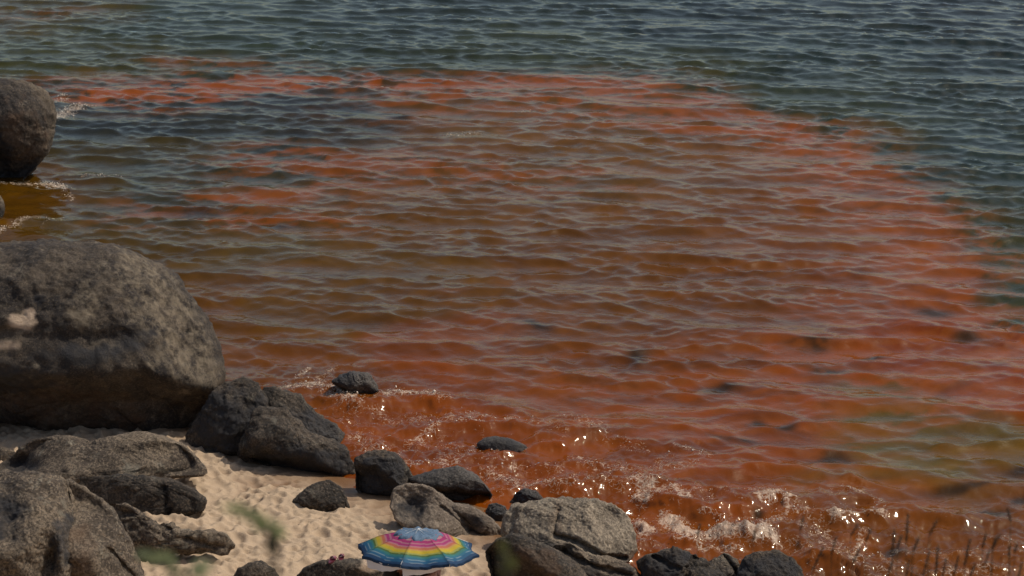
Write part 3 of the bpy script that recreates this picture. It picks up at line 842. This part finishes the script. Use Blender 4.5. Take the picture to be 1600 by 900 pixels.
rock("rock", "small grey stone peeping out behind the overhanging rock", [(-30, 705), (-10, 698), (8, 699), (24, 706), (15, 728), (-20, 735)], (0, 726), .8, 5, M_GREY, .06, seed=30, wet=0)
rock("rock", "little grey stone in the shaded gap near the red cloth", [(86, 905), (96, 884), (106, 879), (120, 884), (136, 902), (140, 925), (90, 930)], (112, 918), .8, 5, M_GREY, .08, seed=31, wet=0, shove=-.8)
rock("rock", "small stone cut by the frame corner beside the split block", [(-20, 880), (-8, 864), (4, 868), (9, 890), (6, 920), (-20, 925)], (-5, 915), .8, 5, M_GREY, .06, seed=32, wet=0, shove=-2.0)
rock("rock", "low brown stone in the water beyond the standing boulder", [(-40, 305), (-10, 298), (3, 308), (6, 325), (2, 345), (-15, 352), (-45, 345)], (-10, 346), .8, 5, M_BIG, .06, seed=33, wet=1)

_trees = {}


def on_rock(label, px, py):
    o, Wd, F = ROCKS[label]
    if label not in _trees:
        _trees[label] = BVHTree.FromPolygons([tuple(p) for p in Wd], [tuple(int(i) for i in f) for f in F])
    h = _trees[label].ray_cast(Vector(CP), Vector(ray(px, py)))
    return h[0], h[1]


# ------------------------------------------------------------------ beach umbrella
def build_umbrella():
    stripes = [(.0, .36, (.60, .16, .20)), (.36, .40, (.72, .36, .38)), (.40, .47, (.58, .05, .22)), (.47, .50, (.68, .26, .34)), (.50, .55, (.58, .06, .24)), (.55, .58, (.72, .28, .32)), (.58, .63, (.76, .22, .12)),
               (.63, .66, (.82, .48, .12)), (.66, .72, (.82, .60, .04)), (.72, .755, (.50, .52, .12)), (.755, .785, (.12, .22, .05)), (.785, .82, (.07, .30, .26)), (.82, .865, (.04, .24, .36)), (.865, .875, (.36, .50, .56)),
               (.875, .93, (.03, .17, .33)), (.93, .94, (.30, .40, .48)), (.94, 1.2, (.02, .08, .19))]
    m = NT("umbrella_cloth")
    at = m.attr("stripe", True)
    tc = m.n("TexCoord").outputs["Object"]
    nn = m.noise(tc, 60, 3, .6)
    c = m.mix(.25, at, m.mix(nn, (0, 0, 0), at))
    d = m.n("BsdfPrincipled", {"Base Color": c, "Roughness": .7, "Specular IOR Level": .25, "Normal": m.n("Bump", {"Strength": .35, "Distance": .01, "Height": m.noise(tc, 14, 4, .6)}).outputs[0]})
    tr = m.n("BsdfTranslucent", {"Color": c})
    cloth = m.finish(m.n("MixShader", {0: .12, 1: d.outputs[0], 2: tr.outputs[0]}))
    Rm = .955
    c_px = ray(653, 858)
    C = CP + c_px * 30.6
    gz = float(beach_z(C[0], C[1]))
    axis = Vector((.035, .22, 1)).normalized()
    # local frame: z along the tilted axis, x to the right
    zx = axis
    xx = Vector((1, 0, 0)); xx = (xx - zx * xx.dot(zx)).normalized()
    yy = zx.cross(xx)
    root = bpy.data.objects.new("beach_umbrella", None)
    COL.objects.link(root)
    foot = Vector(C) - axis * ((C[2] - gz) / axis.z)
    root.location = foot
    tag(root, "rainbow striped beach umbrella with a blue top vent, opened over the sand", "umbrella")
    Mx = Matrix((xx, yy, zx)).transposed().to_4x4()
    Hc = (Vector(C) - foot).length
    A0 = math.radians(-102.8)

    def prof(t):                       # height above the rim plane
        return .33 * (1 - t ** 1.3)

    def put(o, k=0):
        o.matrix_local = Mx @ Matrix.Rotation(A0 + k * math.pi / 4, 4, 'Z')
    # one panel, then its copies
    nr, nc = 46, 17
    ts = np.linspace(.30, 1.0, nr)

    def stripe(t):
        for a, b, c_ in stripes:
            if a <= t < b:
                return c_
        return stripes[-1][2]
    F = grid_faces(nr + 3, nc)
    for k in range(8):
        V, cols = [], []
        for t in ts:
            for j in range(nc):
                s_ = j / (nc - 1)
                a = s_ * math.pi / 4
                chord = math.cos(math.pi / 8) / math.cos(a - math.pi / 8)
                bow = math.sin(math.pi * s_)
                r = Rm * t * (chord * (1 - .06 * bow * t ** 3))
                sag = -(.05 + .02 * math.sin(k * 2.3)) * bow * t ** 1.5
                V.append((r * math.cos(a), r * math.sin(a), Hc + prof(t) + sag))
                seam_shade = .55 if j in (0, nc - 1) else 1.0  # panel edges darkened: the seam plus painted shadow along the rib
                cols.append(tuple(q * .56 * seam_shade for q in stripe(t + .012 * math.sin(5 * s_ + k))))
        for d_ in (.015, .03, .045):
            for j in range(nc):
                s_ = j / (nc - 1)
                base = V[(nr - 1) * nc + j]
                f = 1 + .012 * math.sin(s_ * 25 + k)
                V.append((base[0] * f, base[1] * f, base[2] - d_))
                cols.append((.016, .045, .10))
        V = np.array(V)
        # creases: noise in the frame of the whole canopy, so that seams stay closed
        ca, sa = math.cos(k * math.pi / 4), math.sin(k * math.pi / 4)
        gx, gy = V[:, 0] * ca - V[:, 1] * sa, V[:, 0] * sa + V[:, 1] * ca
        rr_ = np.hypot(gx, gy) / Rm
        an_ = np.arctan2(gy, gx)
        V[:, 2] += (.028 * noise2(gx * 2.6 + 5, gy * 2.6) + .012 * noise2(np.cos(an_) * 5 + rr_ * 1.2 + 8, np.sin(an_) * 5)) * sm(.3, .8, rr_)
        o = link("canopy_panel", np_mesh("canopy_panel", V, F, cloth, attrs={"stripe": np.array(cols)}), root)
        put(o, k)
    # vent cap with a scalloped edge
    vm = simple_mat("vent_cloth", (.08, .13, .19), .7, 40, .75, .5)
    V = []
    n = 64
    rr = [0.001, .09, .18, .27, .335, .355, .36]
    for i, r in enumerate(rr):
        for j in range(n):
            a = j * 2 * math.pi / n
            sc = 1 + (.05 * math.sin(a * 8) + .03 * math.sin(a * 19)) * (r / .34) ** 2
            z = Hc + .285 - .035 * (r / .36) ** 2 + .014 * math.sin(a * 11 + 1) * (r / .36) ** 2 + .010 * math.sin(a * 17) * (r / .36)
            if i >= 5:
                z -= .025 * (i - 4)
            V.append((r * sc * math.cos(a), r * sc * math.sin(a), z))
    F = []
    for i in range(len(rr) - 1):
        for j in range(n):
            F.append((i * n + j, i * n + (j + 1) % n, (i + 1) * n + (j + 1) % n, (i + 1) * n + j))
    o = link("vent", np_mesh("vent", np.array(V), F, vm), root)
    put(o)
    metal = simple_mat("white_metal", (.7, .7, .68), .35, 10, .05, 0, .5)
    bm = bmesh.new()
    tube(bm, [(0, 0, -.25), (0, 0, .6), (0, 0, Hc + .29)], [.016, .016, .013], 10)
    put(bm_obj("pole", bm, metal, root))
    bm = bmesh.new()
    tube(bm, [(0, 0, Hc + .285), (0, 0, Hc + .31), (0, 0, Hc + .325)], [.016, .016, .006], 10)
    put(bm_obj("finial", bm, metal, root))
    rib = None
    for k in range(8):
        if rib is None:
            bm = bmesh.new()
            tube(bm, [(Rm * t * 1.0, 0, Hc + prof(t) - .012) for t in (.04, .3, .55, .8, .99)], .004, 6)
            rib = bm_obj("rib", bm, metal, root)
            put(rib, 0)
        else:
            o = rib.copy()
            COL.objects.link(o)
            o.parent = root
            put(o, k)
    # pale lining hanging inside the near panels
    lin = simple_mat("lining_cloth", (.62, .62, .66), .8, 12, .12, .3)
    for k, (d0, d1, r0, r1) in enumerate([(.04, .21, .94, .90), (.04, .26, .93, .84)]):
        V = []
        for i in range(5):
            for j in range(13):
                s_ = j / 12
                a = s_ * math.pi / 4
                chord = math.cos(math.pi / 8) / math.cos(a - math.pi / 8)
                f = i / 4
                taper = (s_ ** .5 if k else 1 - .55 * s_)
                r = Rm * (r0 + (r1 - r0) * f) * chord
                V.append((r * math.cos(a), r * math.sin(a), Hc + .02 - .05 * math.sin(math.pi * s_) - (d0 + (d1 - d0) * f * (1 - taper * .6 if k else taper)) + .006 * math.sin(20 * s_ + 3 * f)))
        o = link("lining", np_mesh("lining", np.array(V), grid_faces(5, 13), lin), root)
        put(o, (-1, 0)[k])
    return C, foot


UMB_C, UMB_FOOT = build_umbrella()


# ------------------------------------------------------------------ things on the beach
def sandal(px, py, ang, label):
    p, nrm = on_rock("flat topped dark rock with maroon sandals on it", px, py)
    if p is None:
        q = hit(px, py); p = Vector(q)
    root = bpy.data.objects.new("sandal", None)
    COL.objects.link(root)
    root.location = p
    root.rotation_euler = (0, 0, ang)
    tag(root, label, "sandal", "maroon sandals left on the rock")
    rub = simple_mat("maroon_rubber", (.11, .02, .03), .3, 30, .3, .1, .6)
    bm = bmesh.new()
    n = 28
    top, bot = [], []
    for j in range(n):
        a = j * 2 * math.pi / n
        xx = .115 * math.cos(a)
        yy = (.044 + .008 * math.cos(a)) * math.sin(a)
        top.append(bm.verts.new((xx, yy, .032 + .006 * math.cos(a))))
        bot.append(bm.verts.new((xx * .97, yy * .95, 0)))
    bm.faces.new(top)
    bm.faces.new(bot[::-1])
    for j in range(n):
        bm.faces.new((bot[j], bot[(j + 1) % n], top[(j + 1) % n], top[j]))
    bm_obj("sole", bm, rub, root, smooth=False)
    V = []
    for i in range(7):
        f = i / 6
        for j in range(11):
            a = math.pi * j / 10
            V.append((.01 + .085 * f, .05 * math.cos(a) * (1 - .15 * f), .025 + (.065 - .03 * f) * math.sin(a)))
    o = link("upper", np_mesh("upper", np.array(V), grid_faces(7, 11), simple_mat("maroon_upper", (.20, .05, .07), .3, 40, .4, .1, .7)), root)
    so_ = o.modifiers.new("thickness", 'SOLIDIFY'); so_.thickness = .006
    bm = bmesh.new()
    tube(bm, [(-.10 + .11 * (1 - math.cos(t)) * .5 - .0, .05 * math.cos(t * 1.0), .045 + .03 * math.sin(t)) for t in np.linspace(0, math.pi, 9)], .006, 6)
    bm_obj("heel_strap", bm, rub, root)


sandal(519, 877, 1.2, "maroon sandal nearest the rock edge, on the flat topped rock")
sandal(533, 874, 1.5, "second maroon sandal, nearer the umbrella, on the flat topped rock")


def red_cloth():
    g = hit(115, 900)
    d = ray(113, 875)
    t = (np.dot(g - CP, CF)) / np.dot(d, CF)
    p = CP + d * (t + .1)
    n, F = ico(5)
    V = n * np.array([.20, .16, .13])
    V = V + n * (.05 * fbm3(n * 2.4 + 3, 4, .6, True))[:, None]
    o = link("red_cloth", np_mesh("red_cloth", V, F, simple_mat("red_cloth", (.30, .012, .02), .8, 20, .3, .4)), loc=tuple(p))
    tag(o, "crumpled red cloth tucked in the dark gap between split blocks", "cloth")


red_cloth()


def beach_bag():
    g = hit(612, 930)
    d = ray(612, 915)
    root = bpy.data.objects.new("beach_bag", None)
    COL.objects.link(root)
    p = Vector(CP + ray(611, 880) * (np.linalg.norm(UMB_C - CP) + .25))
    gz = float(beach_z(p.x, p.y))
    root.location = (p.x, p.y, gz)
    H = p.z - gz
    tag(root, "black bag under the near side of the rainbow umbrella", "bag")
    mat = simple_mat("black_canvas", (.018, .017, .018), .75, 30, .3, .3)
    V = []
    for i in range(15):
        f = i / 14
        for j in range(33):
            a = j * 2 * math.pi / 32
            k = (.12 + .05 * math.sin(math.pi * (f * .8 + .1))) * (1 - .35 * f ** 5)
            ex = math.copysign(abs(math.cos(a)) ** .6, math.cos(a)); ey = math.copysign(abs(math.sin(a)) ** .6, math.sin(a))
            V.append((k * ex, k * .6 * ey, H * f))
    Fq = list(map(tuple, grid_faces(15, 33)))
    o = link("bag_body", np_mesh("bag_body", np.array(V), Fq, mat), root)
    bm = bmesh.new()
    tube(bm, [(.09 * math.cos(t), .0, H - .02 + .0 + .10 * math.sin(t) * .5) for t in np.linspace(0, math.pi, 11)], .009, 6)
    bm_obj("bag_handle", bm, mat, root)
    bm = bmesh.new()
    bmesh.ops.create_cube(bm, size=1)
    bmesh.ops.scale(bm, vec=(.2, .02, H * .4), verts=bm.verts)
    bmesh.ops.translate(bm, vec=(0, -.105, H * .35), verts=bm.verts)
    bmesh.ops.bevel(bm, geom=bm.edges[:], offset=.008, segments=2, affect='EDGES')
    bm_obj("bag_pocket", bm, mat, root)


beach_bag()


def skin_body(name, joints, bones, mat, parent, sub=2):
    me = bpy.data.meshes.new(name)
    me.from_pydata([j[0] for j in joints], bones, [])
    o = link(name, me, parent)
    md = o.modifiers.new("skin", 'SKIN')
    md.use_smooth_shade = True
    lay = me.skin_vertices[0].data if me.skin_vertices else None
    if lay is None:
        bm = bmesh.new(); bm.from_mesh(me)
        L = bm.verts.layers.skin.verify()
        bm.verts.ensure_lookup_table()
        for v, j in zip(bm.verts, joints):
            r = j[1]
            v[L].radius = r if hasattr(r, '__len__') else (r, r)
            v[L].use_root = v.index == 0
        bm.to_mesh(me); bm.free()
    sb = o.modifiers.new("subsurf", 'SUBSURF'); sb.levels = sub; sb.render_levels = sub
    me.materials.append(mat)
    return o


def person():
    """seated under the umbrella, knees drawn up, hands on the shins; only the head shows above the frame edge"""
    top = CP + ray(648, 886) * (np.linalg.norm(UMB_C - CP) + .2)
    gz = float(beach_z(top[0], top[1]))
    root = bpy.data.objects.new("person", None)
    COL.objects.link(root)
    H = top[2] - gz
    k = H / .86                                     # sitting height scale
    root.location = (top[0], top[1], gz)
    root.rotation_euler = (0, 0, math.radians(200))
    root.scale = (k, k, k)
    tag(root, "person with curly brown hair sitting in the shade under the rainbow umbrella", "person")
    skin = simple_mat("skin", (.50, .27, .19), .5, 14, .08, .05, .4)
    J, B = [], []

    def j(p, r, par=None):
        J.append((p, r))
        if par is not None:
            B.append((par, len(J) - 1))
        return len(J) - 1
    pel = j((0, 0, .11), (.135, .11))
    wai = j((0, .02, .26), (.12, .09), pel)
    che = j((0, .05, .42), (.145, .10), wai)
    shc = j((0, .04, .53), (.11, .07), che)
    nek = j((0, .05, .60), (.05, .05), shc)
    jaw = j((0, .085, .655), (.058, .062), nek)
    hd = j((0, .075, .735), (.076, .092), jaw)
    crn = j((0, .065, .80), (.062, .072), hd)
    for s in (-1, 1):
        sh = j((.17 * s, .05, .52), .05, shc)
        el = j((.23 * s, .24, .36), .038, sh)
        wr = j((.10 * s, .44, .30), .026, el)
        pa = j((.055 * s, .50, .285), (.034, .02), wr)
        for q in range(4):                           # four fingers curled round the shin
            a = j((.035 * s, .535, .310 - .017 * q), .0085, pa)
            b = j((.0 + .006 * s, .548, .308 - .017 * q), .008, a)
            j((-.022 * s, .535, .306 - .017 * q), .007, b)
        t1 = j((.05 * s, .515, .325), .010, pa)
        j((.03 * s, .54, .345), .008, t1)
        hip = j((.09 * s, .03, .10), .092, pel)
        kn = j((.10 * s, .40, .42), .062, hip)
        ca = j((.095 * s, .47, .22), .052, kn)
        an = j((.09 * s, .52, .065), .036, ca)
        j((.095 * s, .64, .03), (.035, .022), an)
        ear = j((.082 * s, .07, .725), (.012, .02), hd)
    nose = j((0, .175, .715), .012, hd)
    skin_body("body", J, B, skin, root, 2)
    for s in (-1, 1):
        bm = bmesh.new()
        bmesh.ops.create_uvsphere(bm, u_segments=12, v_segments=8, radius=.012)
        bm_obj("eye", bm, simple_mat("eye_dark", (.03, .02, .015), .2, 10, .1, 0, .6), root, loc=(.032 * s, .158, .742))
    bm = bmesh.new()
    tube(bm, [(-.022, .148, .682), (0, .155, .679), (.022, .148, .682)], .005, 6)
    bm_obj("mouth", bm, simple_mat("lips", (.35, .10, .09), .5, 10, .1, 0), root)
    # curly hair
    n, F = ico(5)
    V = n * np.array([.112, .118, .105]) + n * (.035 * fbm3(n * 6, 4, .6, True))[:, None]
    V[:, 2] = np.where(V[:, 2] < -.02, V[:, 2] * 1.5, V[:, 2])
    cut = (V[:, 1] > .055) & (V[:, 2] < .05)
    V[cut, 1] = .055
    link("hair", np_mesh("hair", V + np.array([0, .04, .765]), F, simple_mat("brown_hair", (.10, .05, .035), .6, 60, .6, .8)), root)
    # swim top
    V = []
    for i in range(9):
        f = i / 8
        z = .34 + .14 * f
        for q in range(33):
            a = q * 2 * math.pi / 32
            V.append((.165 * math.cos(a), .045 + .118 * math.sin(a) + .02 * max(0, math.sin(a)) * math.sin(math.pi * f), z))
    link("swim_top", np_mesh("swim_top", np.array(V), grid_faces(9, 33), simple_mat("swim_cloth", (.40, .08, .10), .7, 40, .2, .2)), root)


person()

# ------------------------------------------------------------------ plants on the cliff edge in front
def cliff_z(x, y):
    z = np.interp(y, [-14, 0, 1.5, 14, 15.2, 16.8, 17.5], [15.5, 14.3, 14.0, 7.6, 5.4, 1.6, 1.0])
    return float(z + .25 * fbm2(np.array([x * .5]), np.array([y * .5]), 4)[0])


STEM = simple_mat("dry_stem", (.07, .055, .03), .8, 30, .3, .2)
HEAD = simple_mat("seed_head", (.085, .05, .028), .9, 90, .5, .6)
BLADE = simple_mat("grass_blade", (.05, .065, .025), .7, 20, .3, .2)


def stalk(tip, low, rng, thick=1.0, label=None, name="grass_stalk"):
    Yd = rng.uniform(7.2, 8.2)
    d0, d1 = ray(*tip), ray(*low)
    a = CP + d0 * (Yd / d0[1])
    b = CP + d1 * (Yd / d1[1])
    gx = b[0] + (b[0] - a[0]) * 1.5
    gz = cliff_z(gx, Yd) - .05
    root = bpy.data.objects.new(name, None)
    COL.objects.link(root)
    root.location = (gx, Yd, gz)
    o = Vector((gx, Yd, gz))
    A, Bv = Vector(a) - o, Vector(b) - o
    bm = bmesh.new()
    pts = [Vector((0, 0, 0)).lerp(Bv, t) + Vector((math.sin(t * 3.1) * .02, 0, 0)) for t in (0, .25, .5, .75, 1.0)]
    tube(bm, pts + [A], [.0022 * thick] * 5 + [.0015], 5)
    bm_obj("stem", bm, STEM, root)
    # seed head: a spike of small overlapping husks
    bm = bmesh.new()
    L = (A - Bv).length
    nh = max(8, int(L / .008))
    ax = (A - Bv).normalized()
    sx = ax.orthogonal().normalized(); sy = ax.cross(sx)
    for i in range(nh):
        t = i / nh
        r = .0095 * thick * (math.sin(math.pi * (t * .85 + .1)) ** .7)
        c = Bv.lerp(A, t)
        an = i * 2.4
        dr = sx * math.cos(an) + sy * math.sin(an)
        e = c + dr * r
        tip_ = e + ax * .018 + dr * .004
        wv = ax.cross(dr) * .004 * thick
        vs = [bm.verts.new(c), bm.verts.new(e + wv), bm.verts.new(tip_), bm.verts.new(e - wv)]
        bm.faces.new(vs)
        v2 = bm.verts.new(e + dr * .004)
        bm.faces.new((vs[1], v2, vs[2])); bm.faces.new((vs[3], vs[2], v2)); bm.faces.new((vs[0], v2, vs[1])); bm.faces.new((vs[0], vs[3], v2))
    tube(bm, [Bv, Bv.lerp(A, .5), A], [.004 * thick, .006 * thick, .002], 6)
    bm_obj("seed_head", bm, HEAD, root)
    tag(root, label or "thin dark dry grass stalk with a narrow seed head against orange water", "grass", "dry grass stalks on the near edge")
    return root


STALKS = [((1256, 806), (1250, 830)), ((1341, 818), (1329, 838)), ((1419, 803), (1416, 846)), ((1398, 828), (1394, 862)), ((1409, 836), (1402, 856)), ((1436, 838), (1427, 862)), ((1464, 813), (1452, 836)), ((1574, 793), (1579, 814)), ((1541, 833), (1535, 856)), ((1563, 835), (1552, 854)), ((1516, 842), (1507, 884)), ((1547, 858), (1537, 886)),
          ((1466, 852), (1462, 898)), ((1452, 864), (1441, 902)), ((1396, 872), (1385, 905)), ((1287, 854), (1269, 892)), ((1421, 874), (1416, 900)), ((1479, 872), (1471, 905)), ((1577, 853), (1576, 870)), ((1589, 850), (1585, 864)), ((1597, 878), (1590, 905)), ((1307, 838), (1299, 866)), ((1361, 826), (1353, 846)), ((1524, 880), (1514, 905)), ((1094, 818), (1090, 836)), ((1180, 828), (1176, 846)), ((1556, 838), (1550, 860)), ((1344, 856), (1332, 880)), ((1498, 868), (1490, 900))]
_r = random.Random(6)
ORD = "first second third fourth fifth sixth seventh eighth ninth tenth eleventh twelfth thirteenth fourteenth fifteenth sixteenth seventeenth eighteenth nineteenth twentieth twenty-first twenty-second twenty-third twenty-fourth twenty-fifth twenty-sixth twenty-seventh twenty-eighth twenty-ninth thirtieth".split()
STALKS.sort()
for i_, (tp, lw) in enumerate(STALKS):
    lean = "leaning right" if tp[0] - lw[0] > 6 else "standing nearly upright"
    lb = f"thin dark grass stalk {lean}, {ORD[i_]} from the left in its row"
    if i_ == len(STALKS) - 1:
        lb = "thin dark grass stalk at the right frame edge, last of the row of stalks"
    stalk(tp, lw, _r, _r.uniform(.40, .68), lb)


def grass_clump(px, py, hgt, label, n=26, spread=.10):
    Yd = 8.0
    d = ray(px, py)
    a = CP + d * (Yd / d[1])
    gz = cliff_z(a[0], Yd) - .05
    root = bpy.data.objects.new("grass_clump", None)
    COL.objects.link(root)
    root.location = (a[0], Yd, gz)
    H = a[2] - gz
    rng = random.Random(int(px))
    for k in range(n):
        bm = bmesh.new()
        x0, y0 = rng.gauss(0, spread * .5), rng.gauss(0, spread * .5)
        h = H * rng.uniform(.84, 1.0)
        lx, ly = rng.gauss(0, .07), rng.gauss(0, .05)
        wd = rng.uniform(.004, .009)
        prev = None
        an = rng.uniform(0, 3.14)
        for i in range(7):
            t = i / 6
            c = Vector((x0 + lx * t * t, y0 + ly * t * t, h * t))
            ww = Vector((math.cos(an), math.sin(an), 0)) * wd * (1 - t) ** .5
            cur = (bm.verts.new(c - ww), bm.verts.new(c + Vector((0, .002, 0))), bm.verts.new(c + ww))
            if prev:
                bm.faces.new((prev[0], prev[1], cur[1], cur[0]))
                bm.faces.new((prev[1], prev[2], cur[2], cur[1]))
            prev = cur
        bm_obj("blade", bm, BLADE, root)
    tag(root, label, "grass", "grass clumps on the near edge")


grass_clump(1462, 862, .5, "dark dense grass clump, tallest of the clumps at the frame bottom", 30, .12)
grass_clump(1390, 884, .5, "sparse dark grass clump beside the pale rock in the water", 14, .07)
grass_clump(1410, 888, .5, "short green grass clump between two darker clumps", 12, .06)
grass_clump(1520, 886, .5, "small dark grass clump near the glinting foam", 12, .08)


def leaf_mat(colr):
    m = NT("sprig_leaf")
    tc = m.n("TexCoord").outputs["Object"]
    c = m.mix(m.noise(tc, 60, 3, .6), tuple(q * .75 for q in colr), tuple(q * 1.2 for q in colr))
    d = m.n("BsdfPrincipled", {"Base Color": c, "Roughness": .55})
    t = m.n("BsdfTranslucent", {"Color": c})
    return m.finish(m.n("MixShader", {0: .45, 1: d.outputs[0], 2: t.outputs[0]}))


def sprig(points, leaves, Yd, label, colr, n=1, heart=()):
    """a leafy shoot close to the lens"""
    P = []
    for px, py in points:
        d = ray(px, py)
        P.append(Vector(CP + d * (Yd / d[1])))
    gx = P[0].x
    gz = cliff_z(gx, Yd) - .03
    root = bpy.data.objects.new("leafy_sprig", None)
    COL.objects.link(root)
    root.location = (gx, Yd, gz)
    o = Vector((gx, Yd, gz))
    bm = bmesh.new()
    pts = [Vector((0, 0, 0)), (P[0] - o) * .5 + Vector((.01, .0, 0))] + [p - o for p in P]
    tube(bm, pts, [.0032] * (len(pts) - 1) + [.0012], 6)
    bm_obj("stem", bm, STEM, root)
    lm = leaf_mat(colr)
    rng = random.Random(int(points[0][0]))
    lv = list(leaves)
    for k in range(1):
        lv += [(px + rng.uniform(-7, 7), py + rng.uniform(-6, 6), ang + rng.uniform(-.6, .6), ln * rng.uniform(.7, 1.1)) for (px, py, ang, ln) in leaves]
    for (px, py, ang, ln) in lv:
        ln *= 1.15
        d = ray(px, py)
        c = Vector(CP + d * (Yd / d[1])) - o
        bm = bmesh.new()
        dr = Vector((math.cos(ang), rng.uniform(-.4, .4), math.sin(ang))).normalized()
        sd_ = dr.cross(Vector((rng.uniform(-.5, .5), 1, rng.uniform(-.2, .6)))).normalized()
        prev = None
        for i in range(7):
            t = i / 6
            w_ = .22 * ln * math.sin(math.pi * min(.98, t * .92 + .06))
            mid = c + dr * ln * (t - .1) + Vector((0, 0, -.12 * ln * t * t))
            cur = (bm.verts.new(mid - sd_ * w_), bm.verts.new(mid + dr.cross(sd_) * .12 * w_), bm.verts.new(mid + sd_ * w_))
            if prev:
                bm.faces.new((prev[0], prev[1], cur[1], cur[0]))
                bm.faces.new((prev[1], prev[2], cur[2], cur[1]))
            prev = cur
        bm_obj("leaf", bm, lm, root)
    if heart:
        dm = leaf_mat((.035, .04, .016))
        for (px, py, ang, ln) in heart:
            d = ray(px, py)
            c = Vector(CP + d * (Yd / d[1])) - o
            bm = bmesh.new()
            bmesh.ops.create_icosphere(bm, subdivisions=2, radius=1.0)
            for v in bm.verts:
                v.co = Vector((v.co.x * .0055, v.co.y * .0055, v.co.z * ln)) * (1 + .25 * math.sin(v.co.z * 9 + v.co.x * 5))
            bmesh.ops.rotate(bm, verts=bm.verts, matrix=Matrix.Rotation(ang, 3, 'Y'))
            bmesh.ops.translate(bm, vec=c, verts=bm.verts)
            bm_obj("bud", bm, dm, root)
    tag(root, label, "plant")


sprig([(430, 905), (428, 860), (420, 830), (395, 808), (372, 792)], [(425, 845, 1.2, .022), (430, 840, .7, .02), (418, 825, 2.2, .02), (405, 812, 2.6, .024), (390, 803, 2.7, .026), (376, 795, 2.8, .022), (428, 855, 2.0, .016), (434, 832, 1.4, .018), (412, 820, 1.5, .018)], 2.0, "blurred green leafy sprig close to the camera over the sand", (.34, .38, .16), heart=[(425, 842, .2, .012), (430, 852, -.2, .012), (422, 852, .5, .010)])
sprig([(330, 940), (300, 915), (270, 890), (245, 872)], [(250, 875, 2.6, .024), (275, 888, 2.4, .026), (300, 895, 1.0, .024), (285, 898, 2.9, .022), (312, 905, 1.5, .022), (262, 884, 1.8, .022), (235, 868, 2.7, .018)], 2.1, "blurred pale green sprig low over the sand by the craggy ledge", (.42, .44, .22))
sprig([(805, 960), (796, 915), (792, 885), (786, 855)], [(790, 880, 1.7, .022), (796, 890, 1.2, .018), (787, 862, 1.8, .018), (792, 900, 2.0, .02)], 2.2, "blurred olive green sprig in front of the olive brown rock", (.15, .15, .045))
